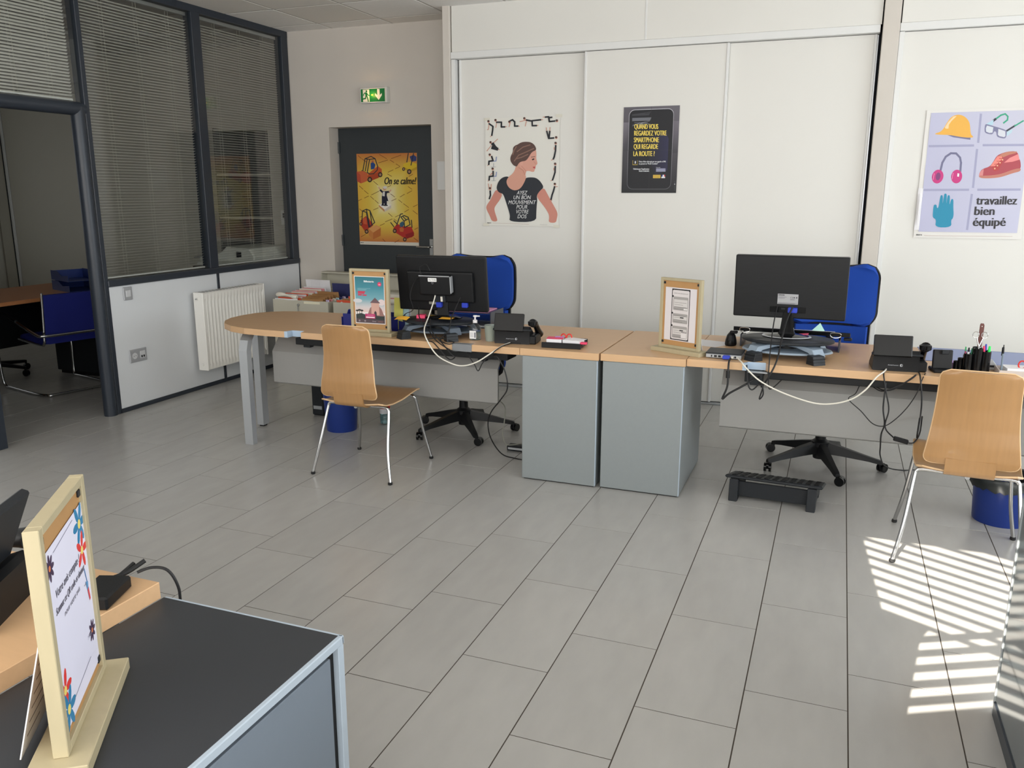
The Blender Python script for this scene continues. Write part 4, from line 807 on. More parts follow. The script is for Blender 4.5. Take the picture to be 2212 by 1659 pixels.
MB().tube([(-.46, -.28, .012), (-.49, -.29, .06), *fr_, (-.49, .29, .06), (-.46, .28, .012), (-.40, .28, .012), (.0, .28, .012), (.12, .26, .012), (.16, .2, .012), (.16, -.2, .012), (.12, -.26, .012), (0, -.28, .012), (-.40, -.28, .012)], .0115, 10, 5, True).obj('frame_tube', m_chrome, t, True)
MB().tube([(-.25, -.235, .42), (.08, -.235, .40), (.14, -.235, .42), (.155, -.235, .50), (.19, -.235, .81)], .010, 8, 5).obj('back_tube', m_chrome, t, True); MB().tube([(-.25, .235, .42), (.08, .235, .40), (.14, .235, .42), (.155, .235, .50), (.19, .235, .81)], .010, 8, 5).obj('back_tube', m_chrome, t, True)
MB().prism(rrect(-.28, .12, -.225, .225, .04), .405, .45, bev=.012).obj('seat', m_navy, t, True)
MB().grid(lambda u, v: (.155 + .035 * v, -.225 + .45 * u, .45 + .34 * v), 6, 6, .03).obj('backrest', m_navy, t, True)
for sy in (-1, 1): MB().tube([(-.46, sy * .302, .625), (-.30, sy * .302, .622), (-.12, sy * .30, .578)], .014, 8, 4).obj('arm_pad', m_black, t, True)
t = thing('swivel_chair_base', 'black castor chair pushed under the dim office desk', 'office chair', (-6.75, 4.95, 0))
for i in range(5):
    a = .25 + i * 2 * PI / 5; d = Vector((math.cos(a), math.sin(a), 0)); l = MB().cyl(d * .02 + Vector((0, 0, .10)), d * .28 + Vector((0, 0, .075)), .022, .014, 8).obj('base_arm', m_black, t, True)
    MB().cyl(d * .29 + Vector((-d.y * .012, d.x * .012, .028)), d * .29 + Vector((d.y * .012, -d.x * .012, .028)), .028, n=16).obj('castor', m_black, t, True)
    MB().cyl(d * .285 + Vector((0, 0, .05)), d * .285 + Vector((0, 0, .085)), .009, n=8).obj('castor_stem', m_black, t)
MB().cyl((0, 0, .08), (0, 0, .42), .028, n=16).obj('column', m_black, t, True); MB().prism(rrect(-.23, .23, -.22, .22, .08), .42, .48, bev=.015).obj('seat', m_navy, t, True)
def letter_tray(name, label, loc_, rz, m, n, wd=.26, dp=.33, h=.075):
    t = thing(name, label, 'letter tray', loc_, rz)
    for i in range(n):
        z = i * h; b = MB(); b.box(-wd / 2, wd / 2, -dp / 2, dp / 2, z, z + .004); 
        for s1 in (-1, 1): b.prism([(-dp / 2, z), (dp / 2, z), (dp / 2, z + h * .95), (dp * .1, z + h * .95), (-dp * .12, z + h * .5), (-dp / 2, z + h * .62)], s1 * wd / 2 - .002, s1 * wd / 2 + .002, 'x')
        b.box(-wd / 2, wd / 2, dp / 2 - .004, dp / 2, z, z + h * .9); b.obj('tray', m, t)
    return t
letter_tray('letter_tray', 'two stacked blue letter trays on the dim office desk', (-6.08, 5.30, T), math.radians(70), m_bluepl, 2, .26, .36, .085)
t = thing('shelving_unit', 'grey shelving unit seen through the glass of the partition', 'shelving', (-5.43, 6.92, 0))
for x in (-.33, .315): B('side_panel', mat('shelf_side', (120, 118, 112), .7), t, x, x + .02, -.15, .2, 0, 2.16, .002)
for z in (.1, .5, .9, 1.30, 1.71, 2.13): B('shelf', mat('shelf_light', (200, 196, 184), .6), t, -.31, .315, -.16, .2, z, z + .02, .002)
B('back_panel', mat('shelf_back', (92, 92, 90), .8), t, -.32, .32, .19, .2, .02, 2.14, 0)
t = thing('photocopier', 'off-white photocopier seen through the lower corner of the glass', 'photocopier', (-5.2, 6.42, 0)); m_cop = mat('copier_white', (216, 216, 208), .45); m_cop2 = mat('copier_grey', (120, 124, 126), .45)
B('body', m_cop, t, -.3, .3, -.3, .3, .03, .78, .015); B('scanner', m_cop, t, -.31, .31, -.3, .3, .80, .93, .02, seg=2); B('gap', m_cop2, t, -.28, .28, -.28, .28, .775, .805, 0)
MB().prism([(-.31, .93), (.31, .93), (.31, 1.0), (.26, 1.06), (.0, 1.07), (-.06, 1.0), (-.31, .97)], -.25, .28, 'y', .012).obj('document_feeder', m_cop, t); B('paper_tray', m_cop2, t, -.30, .02, -.2, .24, 1.0, 1.012, .003, Matrix.Rotation(math.radians(-7), 4, 'Y'))
B('control_panel', m_black, t, -.28, -.02, -.38, -.28, .88, .90, .004); B('paper_exit', m_black, t, .12, .17, -.256, -.249, .98, 1.03, 0); B('cassette', m_cop2, t, -.27, .27, -.303, -.29, .1, .3, .004); B('cassette', m_cop2, t, -.27, .27, -.303, -.29, .33, .53, .004); B('plinth', m_rubber, t, -.28, .28, -.28, .28, 0, .031, 0)
t = thing('thermostat', 'small white thermostat on the pilaster behind the glass', 'thermostat', (-4.93, 6.75, 1.32)); B('case', m_profile, t, -.06, .06, -.025, 0, -.07, .07, .005); B('screen', m_soft, t, -.035, .035, -.0265, -.0245, -.005, .04, 0)
t = thing('cupboard_front', 'tall grey cupboard front at the back of the dim office', 'cupboard', (-8.4, 7.095, 0)); B('door', m_office, t, -.8, -.62, -.03, .05, 0, 2.6, .002); B('door', m_office, t, -.56, .5, -.03, .05, 0, 2.6, .002); B('stile', m_soft, t, -.62, -.60, -.04, .05, 0, 2.6, .002); B('stile', m_profile, t, -.60, -.57, -.04, .05, 0, 2.6, .002)

# ================================================================== near furniture
t = thing('low_cabinet', 'dark-topped low cabinet with pale edges carrying the flowered notice', 'cabinet', (-1.085, .76, 0)); CW, CD = .47, 1.0
B('top', mat('cabinet_top', (50, 52, 56), .45, var=.03, vscale=200), t, -.211, .228, -.5, .498, .682, .70, .001); B('top_edge', m_greyedge, t, .226, .237, -.5, .503, .6815, .6995, .002); B('top_edge', m_greyedge, t, -.211, .237, .497, .505, .6815, .6995, .002)
B('side_panel', m_greyedge, t, .222, .236, .484, .503, 0, .681, .001); B('door', mat('cabinet_door', (112, 122, 134), .4, var=.01, vscale=40), t, .215, .230, -.5, .465, .03, .668, .002); B('shadow_gap', m_rubber, t, .18, .222, .46, .486, 0, .68, 0)
B('body', m_soft, t, -.205, .20, -.49, .46, .03, .68, 0); B('plinth', m_rubber, t, -.20, .21, -.48, .48, 0, .031, 0); B('back_panel', m_grey, t, -.211, .222, .486, .502, 0, .681, .001)
t = thing('desk', 'beech desk end beside the dark-topped low cabinet', 'desk', (-1.9, .6, 0)); B('worktop', m_beech, t, -.9, .602, -1.1, .653, T - TH, T, .0015, label='pale beech worktop')
for x in (-.85, .5): desk_leg(t, [(x, .58, 0), (x, .58, T - TH)], .05, .05); desk_leg(t, [(x, -1.0, 0), (x, -1.0, T - TH)], .05, .05)
t = thing('screen_panel', 'glossy dark standing panel with a pale metal edge beside the sunlit floor', 'panel', (.554, 1.3, 0))
m_scr = mat('screen_gloss', (84, 94, 98), .06, spec=1.0, ior=1.9)
B('panel', m_scr, t, 0, .026, -1.2, 1.318, .05, .84, .001); B('edge_profile', mat('edge_pale', (176, 182, 184), .3, metal=.4), t, -.003, .029, 1.316, 1.333, .0, .845, .003); B('base_rail', m_anthr, t, -.004, .03, -1.2, 1.318, 0, .05, .003); B('top_rail', m_anthr, t, -.004, .03, -1.2, 1.33, .838, .856, .003)
for y in (-1.0, 1.15): B('foot', m_anthr, t, .028, .2, y - .03, y + .03, 0, .02, .003)

# ================================================================== framed notices
def frame_sign(label, loc_, rz):
    t = thing('sign_frame', label, 'sign', loc_, rz, 'pine framed notices on feet'); W, H0, H1 = .252, .022, .386
    B('foot_plank', m_pine, t, -.152, .152, -.043, .043, 0, .022, .0015)
    for nm, q in (('frame_bar', (-W / 2, -W / 2 + .017, H0, H1)), ('frame_bar', (W / 2 - .017, W / 2, H0, H1)), ('frame_bar', (-W / 2 + .017, W / 2 - .017, H1 - .014, H1)), ('frame_bar', (-W / 2 + .017, W / 2 - .017, H0, H0 + .014))): B(nm, m_pine, t, q[0], q[1], -.011, .011, q[2], q[3], .0012)
    B('backing_board', m_hard, t, -W / 2 + .016, W / 2 - .016, -.004, .003, H0 + .013, H1 - .013, 0)
    for x in (-.103, .103):
        for z in (.052, .360): B('corner_clip', m_soft, t, x - .006, x + .006, -.0075, -.004, z - .006, z + .006, .001)
    k = Ink(); k.add([(-.10, 0), (.10, 0), (.10, .20), (-.10, .20)], (232, 230, 228))
    for i in range(7): k.add([(-.085, .028 + i * .024), (-.02 + .02 * (i % 3), .028 + i * .024), (-.02 + .02 * (i % 3), .031 + i * .024), (-.085, .031 + i * .024)], (30, 30, 34)); k.n -= 1
    for i in range(7): k.add([(.03, .028 + i * .024), (.085, .028 + i * .024), (.085, .031 + i * .024), (.03, .031 + i * .024)], (30, 30, 34)); k.n -= 1
    lf = MB().box(-.10, .10, -.001, .001, 0, .20).obj('rear_leaflet', m_paper, t, rot=(math.radians(14), 0, 0), loc=(0, .064, .012))
    k.obj('leaflet_print', lf, loc=(0, -.0012, 0)); k2 = None
    return t
t = frame_sign('pine framed teal ticket-office notice beside the boxed monitor', (-2.515, 4.185, T), math.radians(2))
k = Ink(); W2, Z0, Z1 = .094, .072, .340
k.add([(-W2 - .004, Z0 - .005), (W2 + .004, Z0 - .005), (W2 + .004, Z1 + .004), (-W2 - .004, Z1 + .004)], (232, 226, 222))
tl, md, pk = (56, 116, 128), (118, 166, 178), (226, 196, 188)
zs = [(Z1, tl), (.28, (70, 138, 152)), (.21, md), (.165, (206, 200, 200)), (.135, pk)]
for (za, ca), (zb, cb) in zip(zs, zs[1:]): k.add([(-W2, zb), (W2, zb), (W2, za), (-W2, za)], None, [cb, cb, ca, ca]); k.n -= 1
k.n += 1; k.add(circ(.075, .195, .022, .018), (222, 206, 204)); k.add(circ(-.08, .20, .03, .012), (206, 206, 208))
k.add([(-W2, Z0), (W2, Z0), (W2, .12), (.03, .128), (-.02, .118), (-.06, .128), (-W2, .12)], (58, 64, 62))
for x, a in ((-.085, .142), (-.07, .146), (-.055, .143)): k.line([(x, .118), (x, a - .004)], .003, (40, 42, 40)); k.add(circ(x, a, .011, .005, 10), (44, 48, 44))
# plain stand-in: a rounded hill with a simple pinkish hall and bell roof
k.add([(-.02, .115), (.0, .16), (.02, .178), (.055, .178), (.075, .155), (.092, .115)], (150, 112, 106)); k.add([(.008, .12), (.008, .19), (.06, .19), (.06, .12)], (206, 164, 150)); k.add([(.0, .19), (.034, .222), (.068, .19)], (112, 88, 92)); k.add([(.026, .10), (.026, .135), (.034, .145), (.042, .135), (.042, .10)], (70, 60, 64))
k.add([(-W2, Z0), (W2, Z0), (W2, .092), (-W2, .096)], (92, 78, 82))
k.text('Billetterie', -.002, .309, .0105, (236, 240, 240), .064, align='c', bold=.0007, up=1); k.add(circ(.066, .30, .0125, n=18), (216, 62, 100)); k.add(circ(.066, .298, .008, .0045, n=12), (236, 150, 170))
for z, wd in ((.272, .085), (.266, .06), (.262, .055)): k.add([(-.078, z), (-.078 + wd, z), (-.078 + wd, z + .0015), (-.078, z + .0015)], (150, 190, 198))
for z, x0_, x1_ in ((.249, -.076, -.028), (.241, -.076, -.033), (.231, -.076, -.05), (.230, -.046, -.02)): k.add([(x0_, z), (x1_, z), (x1_, z + .0075), (x0_, z + .0075)], (204, 62, 88))
k.add([(-.033, .098), (.032, .098), (.032, .126), (-.033, .126)], (190, 62, 110)); k.add([(-.028, .102), (.028, .102), (.028, .109), (-.028, .109)], (238, 220, 226)); k.add([(-.02, .117), (.022, .117), (.022, .119), (-.02, .119)], (230, 160, 190))
for x in (-.072, -.035): k.add(circ(x, .083, .006), (150, 136, 142))
k.text('Disney', .012, .080, .006, (206, 196, 200), .024, .2, up=1); k.add([(.05, .081), (.082, .081), (.082, .083), (.05, .083)], (176, 120, 106))
k.obj('printed_sheet', t, loc=(0, -.005, 0))
t = frame_sign('pine framed grey instruction notice beside the black mouse', (-.735, 4.29, T), math.radians(-25))
k = Ink(); k.add([(-.096, .062), (.096, .062), (.096, .338), (-.096, .338)], (226, 220, 222)); k.add([(-.056, .066), (.056, .066), (.056, .332), (-.056, .332)], (34, 32, 32)); k.add(rrect(-.052, .052, .071, .326, .008), (222, 216, 216))
k.text("COMMENT FAIRE SA DEMANDE EN LIGNE ?", 0, .307, .0045, (40, 38, 38), .088, align='c', up=1)
for z0, z1 in ((.222, .292), (.155, .205), (.077, .140)):
    k.add(rrect(-.046, .046, z0, z1, .006), (168, 164, 162)); k.add([(-.042, z0 + .018), (.042, z0 + .018), (.042, z1 - .014), (-.042, z1 - .014)], (214, 210, 208)); k.add(circ(-.049, z1 + .001, .005), (40, 38, 40))
    for i in range(4): k.add([(-.038, z0 + .006 + i * .011), (.015 + .02 * (i % 2), z0 + .006 + i * .011), (.015 + .02 * (i % 2), z0 + .0075 + i * .011), (-.038, z0 + .0075 + i * .011)], (112, 108, 108)); k.n -= 1
for z in (.182, .115): k.add([(0, z), (.022, z), (.022, z + .006), (0, z + .006)], (52, 50, 52))
k.add([(.01, .08), (.044, .08), (.044, .108), (.01, .108)], (226, 222, 222)); k.add([(.01, .108), (.044, .108), (.044, .111), (.01, .111)], (60, 56, 58)); k.add([(.02, .226), (.044, .226), (.044, .234), (.02, .234)], (226, 222, 222))
k.obj('printed_sheet', t, loc=(0, -.005, 0))
t = frame_sign('pine framed white notice with blue and red flowers on the low cabinet', (-1.098, .872, .70), math.atan2(.82, -.575))
k = Ink(); 
def F(x, z, c, n, r, cc=(240, 220, 120)):
    for i in range(n): k.add(circ(x + r * .6 * math.cos(2 * PI * i / n), z + r * .6 * math.sin(2 * PI * i / n), r * .5, r * .22, 10, 2 * PI * i / n), c); k.n -= 1
    k.n += 1; k.add(circ(x, z, r * .24, n=10), cc)
k.add([(-.104, .048), (.112, .050), (.113, .342), (-.104, .338)], (230, 228, 246))
F(.086, .312, (40, 128, 176), 6, .034); F(.084, .266, (226, 60, 56), 5, .030); F(-.086, .110, (226, 60, 56), 5, .031); F(-.080, .074, (40, 128, 176), 6, .034); F(-.085, .310, (70, 50, 80), 8, .020, (230, 130, 80)); F(.085, .118, (70, 50, 80), 8, .018, (230, 130, 80))
GT = (96, 92, 108)
k.line([(-.06, .325), (.05, .333)], .0012, (130, 128, 150)); k.line([(-.05, .072), (.06, .082)], .0012, (130, 128, 150))
k.text('Votre avis compte !', -.008, .256, .013, GT, .135, .25, 'c', up=1, bold=.0004); k.text('Scannez ce QR code et donnez', .0, .232, .011, GT, .165, .25, 'c', up=1, bold=.0004); k.text('nous votre avis', .0, .212, .009, GT, .09, .25, 'c', up=1)
k.line([(.082, .232), (.09, .205)], .003, (70, 130, 190)); k.add([(.08, .21), (.094, .205), (.092, .19), (.086, .192)], (90, 150, 200)); k.add([(.086, .192), (.094, .195), (.098, .172), (.092, .17)], (216, 70, 80)); k.line([(.072, .206), (.082, .207)], .001, (60, 60, 70)); k.text('Merci', .055, .115, .007, (170, 168, 186), .024, .3, up=1)
k.obj('printed_sheet', t, loc=(0, -.0058, 0))

# ================================================================== monitors and their risers
def riser(label, loc_, rz, m_bluegrey):
    t = thing('monitor_riser', label, 'monitor stand', loc_, rz, 'oval monitor risers on the desks')
    MB().lathe([(0, .078), (.215, .078), (.226, .083), (.226, .091), (.22, .095), (0, .095)], n=48, sy=.68).obj('turntable', m_soft, t, True)
    MB().lathe([(0, .03), (.20, .026), (.222, .032), (.215, .040), (.06, .046), (0, .046)], n=48, sy=.66).obj('lower_shelf', m_bluegrey, t, True)
    MB().cyl((0, 0, .04), (0, 0, .08), .05, n=24).obj('swivel_hub', m_black, t, True)
    for sx in (-1, 1):
        for sy in (-1, 1):
            MB().prism([(.02, .072), (.12, .077), (.20, .066), (.222, .03), (.195, .03), (.175, .052), (.10, .062), (.02, .060)], -.035, .035, 'y', .003).obj('arm', m_bluegrey, t, rot=(0, 0, math.atan2(sy * .145, sx * .165)))
            f = MB(); a = Matrix.Rotation(math.atan2(sy * .20, sx * .165), 4, 'Z')
            f.prism([(.205, .045), (.25, .043), (.262, .0), (.20, 0)], -.034, .034, 'y', .002); o = f.obj('foot_block', m_soft, t, rot=(0, 0, math.atan2(sy * .20, sx * .165)))
            for z in (.015, .03): B('step_mark', m_black, o, .2045, .2585, -.0345, .0345, z - .001, z + .001, 0)
    return t
riser('oval riser under the monitor with the small box on its back', (-2.145, 4.335, T), math.radians(3), mat('stand_dark', (88, 98, 110), .35)); riser('oval riser under the large plain monitor', (-.207, 4.40, T), 0, m_bluegrey)
def sticker(k_, rows, x0, z1): pass
t = thing('monitor', 'black monitor with a thin-client box strapped to its back', 'monitor', (-2.145, 4.385, T + .095), math.radians(4))
MB().lathe([(0, 0), (.115, 0), (.118, .006), (.10, .012), (.03, .018), (0, .018)], n=36, sy=.75).obj('stand_base', m_gloss, t, True)
B('stand_neck', m_black, t, -.035, .035, -.012, .018, .012, .20, .006)
Rm = Matrix.Translation((0, .0, .195)) @ Matrix.Rotation(math.radians(8), 4, 'X')
B('housing', m_black, t, -.278, .278, -.018, .02, -.155, .17, .008, Rm, 2); B('screen_face', m_gloss, t, -.268, .268, .0195, .0215, -.14, .158, 0, Rm); B('rear_bulge', m_black, t, -.205, .205, -.044, -.014, -.095, .085, .008, Rm, 2)
bx_ = B('thin_client', m_black, t, -.112, .085, -.088, -.045, -.045, .072, .010, Rm, 2); B('trim_strip', m_silver, bx_, -.11, .08, -.090, -.084, .067, .0735, .002, Rm); B('trim_strip', m_silver, bx_, .081, .0865, -.09, -.05, -.03, .068, .002, Rm)
k = Ink(); k.add(rrect(-.052, .002, .038, .060, .003), (238, 238, 236)); k.text('DELL TX BBQ', -.049, .045, .009, (50, 50, 54), .048, up=1); k.add(circ(-.025, .030, .006), (150, 152, 156)); k.add(circ(-.025, .030, .0045), (30, 30, 32))
o = k.obj('sticker', t); o.matrix_local = Rm @ Matrix.Translation((0, -.0895, 0))
B('connector_block', m_soft, t, -.03, .035, -.06, -.02, -.09, -.05, .002, Rm); B('vga_plug', m_vga, t, -.028, .005, -.055, -.025, -.125, -.092, .003, Rm); B('vga_plug', m_vga, t, .13, .165, -.05, -.025, -.122, -.093, .003, Rm); B('network_plug', m_wcable, t, .008, .02, -.066, -.05, -.085, -.055, .001, Rm); B('port_label', mat('port_metal', (150, 150, 140), .4), t, -.085, -.035, -.021, -.018, -.115, -.095, 0, Rm)
t = thing('monitor', 'large plain black monitor with a pale rating label on its back', 'monitor', (-.215, 4.43, T + .095), math.radians(-2))
m_brush = mat('brushed_black', (20, 21, 23), .38, spec=.35, var=.3, vscale=6, vstretch=(2, 1, 60))
MB().lathe([(0, 0), (.118, 0), (.121, .005), (.09, .012), (.03, .02), (0, .02)], n=40, sy=.72).obj('stand_base', m_gloss, t, True); MB().lathe([(.1195, .0045), (.122, .004), (.119, .0075)], n=40, sy=.725).obj('base_rim', m_silver, t, True)
MB().prism([(-.045, .012), (.045, .012), (.028, .045), (.024, .13), (-.024, .13), (-.028, .045)], -.016, .016, 'y', .004).obj('stand_neck', m_gloss, t)
Rm = Matrix.Translation((0, 0, .255)) @ Matrix.Rotation(math.radians(3), 4, 'X')
B('housing', m_brush, t, -.272, .272, -.02, .02, -.158, .158, .006, Rm, 2); B('screen_face', m_gloss, t, -.262, .262, .0195, .0212, -.146, .146, 0, Rm); B('port_recess', m_gloss, t, -.09, .085, -.0212, -.018, -.128, -.098, .001, Rm)
B('vga_plug', m_vga, t, .0, .045, -.045, -.018, -.125, -.10, .003, Rm); B('hdmi_socket', m_soft, t, -.035, -.015, -.023, -.02, -.113, -.105, .001, Rm)
k = Ink(); k.add([(-.055, -.085), (.045, -.085), (.045, -.033), (-.055, -.033)], (166, 166, 168)); k.text('SAMSUNG', -.052, -.042, .006, (40, 40, 44), .03, .1, up=1, bold=.0004); k.text('CE', .006, -.055, .008, (60, 60, 62), .014, up=1); k.add([(.022, -.054), (.028, -.054), (.028, -.047), (.022, -.047)], (80, 80, 84)); k.add([(.034, -.054), (.04, -.054), (.04, -.046), (.034, -.046)], (80, 80, 84)); k.add([(.006, -.062), (.028, -.062), (.028, -.060), (.006, -.060)], (60, 60, 62))
for z, a, b in ((-.050, -.052, -.012), (-.055, -.052, -.02), (-.080, -.052, .04), (-.083, -.052, .03)): k.add([(a, z), (b, z), (b, z + .0016), (a, z + .0016)], (90, 90, 94))
o = k.obj('rating_label', t); o.matrix_local = Rm @ Matrix.Translation((0, -.0205, 0))
k = Ink(); k.text('SAMSUNG', 0, .062, .012, (22, 23, 24), .085, align='c', up=1, bold=.0006); o = k.obj('embossed_name', t); o.matrix_local = Rm @ Matrix.Translation((0, -.0204, 0))

# ================================================================== desk telephones
def phone(label, loc_, rz, flip=1):
    t = thing('desk_phone', label, 'telephone', loc_, rz, 'black office telephones')
    MB().prism([(.0, .0), (.006, .058), (-.0, .082), (.01, .098), (.03, .096), (.10, .05), (.155, .018), (.155, 0)], -.10, .10, 'x', .003).obj('body', m_black, t, True)
    B('display', m_gloss, t, -.092, .075, -.01, .012, -.045, .055, .004, Matrix.Translation((-.01, .012, .112)) @ Matrix.Rotation(math.radians(-16), 4, 'X'), 2)
    B('rear_ledge', m_soft, t, -.108, .112, -.006, .02, .074, .084, .003)
    MB().tube([(.118, .002, .120), (.120, .03, .118), (.122, .07, .09), (.123, .11, .06), (.122, .14, .04)], lambda s: .024 - .007 * math.sin(PI * s), 14, 4).obj('handset', m_gloss, t, True)
    MB().lathe([(0, 0), (.022, 0), (.026, .004), (.027, .022), (.020, .027), (0, .028)], n=20).obj('earpiece', m_gloss, t, True, loc=(.118, .004, .106))
    B('handset_cradle', m_black, t, .09, .135, .005, .13, .0, .05, .006); kb = B('keypad', m_soft, t, -.06, .08, .07, .14, .035, .04, .002, Matrix.Rotation(math.radians(-28), 4, 'X') @ Matrix.Translation((0, -.03, .035)))
    B('cable_slot', m_rubber, t, -.03, .05, -.0015, .004, .0, .010, 0)
    k = Ink(); k.text('Alcatel·Lucent', .012, .026, .0052, (190, 194, 200), .046, align='r', up=1); k.add(circ(.024, .0285, .0062), (206, 210, 214)); k.add(circ(.025, .0285, .0045), (40, 42, 46)); k.line([(.022, .030), (.027, .0265)], .0012, (206, 210, 214))
    k.obj('logo', t, loc=(0, -.0006, .0), rot=(math.radians(-5), 0, 0)); return t
phone('black desk phone beside the sanitiser bottle', (-1.642, 4.212, T), math.radians(6)); phone('black desk phone beside the pen cup desk corner', (.292, 4.198, T), math.radians(4))
t = thing('desk_phone', 'black desk phone with silver-edged screen on the near beech desk', 'telephone', (-1.56, 1.0, T), math.radians(-62))
MB().prism([(-.10, 0), (-.10, .03), (.08, .085), (.10, .08), (.10, 0)], -.11, .11, 'x', .003).obj('body', m_black, t)
B('display', m_soft, t, -.10, .10, -.012, .008, -.02, .13, .004, Matrix.Translation((0, .06, .10)) @ Matrix.Rotation(math.radians(-22), 4, 'X')); B('display_rim', m_steel, t, -.102, .102, -.0145, -.0105, -.02, -.012, .001, Matrix.Translation((0, .06, .10)) @ Matrix.Rotation(math.radians(-22), 4, 'X')); B('display_rim', m_steel, t, .097, .104, -.0145, -.004, -.02, .13, .001, Matrix.Translation((0, .06, .10)) @ Matrix.Rotation(math.radians(-22), 4, 'X'))
MB().tube([(-.135, .08, .10), (-.14, .03, .095), (-.14, -.05, .06), (-.135, -.10, .045)], lambda s: .024 - .007 * math.sin(PI * s), 12, 4).obj('handset', m_black, t, True); B('stand_strut', m_soft, t, .06, .112, .06, .09, .02, .12, .004)
t = thing('power_adapter', 'flat black adapter box with two plugs at the beech desk corner', 'adapter', (-1.352, 1.16, T), math.radians(20)); B('case', m_black, t, -.035, .035, -.06, .045, 0, .028, .004); 
for y in (.005, .03): MB().tube([(.0, .045, .016 + y * .2), (.004 + y * .3, .075, .02), (.01 + y, .10, .026 + y * .3)], .005, 8, 4).obj('plug', m_rubber, t, True)
tag(MB().tube([(-1.345, 1.24, .757), (-1.325, 1.262, .762), (-1.295, 1.275, .755), (-1.28, 1.285, .715), (-1.282, 1.29, .66), (-1.285, 1.30, .5)], .0032, 8, 6).obj('charger_cable', m_cable, None, True), 'thin black cable curling over the near beech desk corner', 'cable')

# ================================================================== small things on the rounded desk
t = thing('sanitiser_bottle', 'clear pump bottle of hand gel on the rounded desk', 'bottle', (-1.888, 4.27, T))
MB().lathe([(0, .002), (.031, 0), (.034, .004), (.034, .066), (.030, .078), (.014, .094), (.012, .098), (0, .098)], n=24).obj('body', m_clear, t, True); MB().lathe([(0, .004), (.0315, .004), (.0325, .05), (0, .05)], n=24).obj('gel', mat('gel', (206, 220, 224), .1, trans=.85, ior=1.34), t, True)
k = Ink(); k.add([(-.02, .01), (.02, .01), (.02, .055), (-.02, .055)], (230, 230, 232)); 
for i in range(4): k.add([(-.016, .02 + i * .007), (.006, .02 + i * .007), (.006, .022 + i * .007), (-.016, .022 + i * .007)], (150, 152, 160)); k.n -= 1
k.add([(.010, .016), (.017, .016), (.017, .046), (.010, .046)], (90, 92, 104)); k.obj('front_label', t, loc=(0, -.0346, 0))
MB().lathe([(0, .096), (.013, .096), (.013, .112), (.005, .114), (.005, .128), (.011, .130), (.011, .138), (0, .139)], n=18).obj('pump', m_paper, t, True); MB().cyl((0, 0, .134), (.028, 0, .135), .004, n=8).obj('nozzle', m_paper, t, True)
t = thing('plastic_cup', 'translucent empty plastic cup behind the desk phone', 'cup', (-1.79, 4.262, T)); MB().lathe([(0, .003), (.027, .002), (.028, 0), (.035, .088), (.036, .09), (.034, .09), (.027, .004), (0, .004)], n=28).obj('cup_wall', m_frost, t, True)
t = thing('note_tray', 'shallow black desk tray with paper slips and red scissors', 'tray', (-1.352, 4.265, T), math.radians(4)); B('base', m_black, t, -.105, .105, -.085, .085, 0, .02, .003); B('rim', m_black, t, -.108, .108, -.09, -.08, 0, .03, .002); B('rim', m_black, t, -.108, .108, .08, .09, 0, .03, .002)
def pad(label, x, y, z, w_, d_, h, m, rz=0, name='note_pad', cat='notepad', grp=None):
    o = MB().box(-w_ / 2, w_ / 2, -d_ / 2, d_ / 2, 0, h, .0008).obj(name, m, None, loc=(x, y, z), rot=(0, 0, rz)); return tag(o, label, cat, grp)
pad('white square note block in the black tray, pink slip on it', -1.40, 4.245, T + .0205, .082, .082, .022, m_paper, .1); pad('white note block beside the red scissors in the tray', -1.30, 4.255, T + .0205, .095, .082, .020, m_paper, -.06)
pad('pink slip on top of the note block', -1.40, 4.245, T + .043, .09, .07, .002, m_pink, .15, 'paper_slip', 'paper'); pad('lilac slip lying over the pink one', -1.385, 4.275, T + .0455, .05, .03, .002, mat('paper_lilac', (200, 150, 220), .6), .3, 'paper_slip', 'paper'); pad('white loose slip over the right note block', -1.29, 4.26, T + .041, .11, .06, .0015, m_paper, -.3, 'paper_slip', 'paper'); pad('pink slip poking out past the white note block', -1.245, 4.24, T + .0205, .05, .03, .010, m_pink, .2, 'paper_slip', 'paper')
def red_scissors(label, loc_, rz):
    t = thing('scissors', label, 'scissors', loc_, rz)
    for sx in (-1, 1):
        MB().tube([(sx * .016 + .014 * math.cos(a), 0, .020 + .018 * math.sin(a)) for a in [2 * PI * i / 14 for i in range(14)]], .0034, 8, 2, True).obj('handle_loop', m_red, t, True)
        MB().box(-.004, .004, -.001, .001, -.002, .004).obj('blade', m_steel, t, loc=(sx * .004, 0, 0))
    return t
red_scissors('red-handled scissors standing between the note blocks', (-1.35, 4.285, T + .024), .1)
letter_tray('letter_tray', 'navy letter tray behind the framed ticket poster', (-2.63, 4.43, T), math.radians(-4), m_navypl, 1, .42, .12, .105)
B('inner_wall', m_navypl, bpy.data.objects['letter_tray.001'], -.2, .2, -.06, -.056, .0, .085, 0)
for i, (m_, h, x) in enumerate(((mat('leaflet_yellow', (238, 232, 120), .6), .19, -2.455), (m_cy, .17, -2.425), (mat('leaflet_green', (150, 196, 90), .6), .18, -2.45), (m_paper, .165, -2.43))):
    o = MB().box(-.03, .03, -.001, .001, 0, h).obj('leaflet', m_, None, loc=(x, 4.40 + i * .018, T + .006), rot=(-.08, 0, 0)); tag(o, ('tall yellow', 'pale blue', 'green', 'white')[i] + ' leaflet in the navy tray', 'leaflet')
t = thing('letter_tray', 'smoky letter tray holding pink papers behind the boxed monitor', 'letter tray', (-2.13, 4.76, T), math.radians(3)); m_smoke = mat('smoke_plastic', (58, 62, 74), .25)
for z in (.0, .045, .09):
    B('shelf', m_smoke, t, -.17, .17, -.12, .12, z, z + .004, .001)
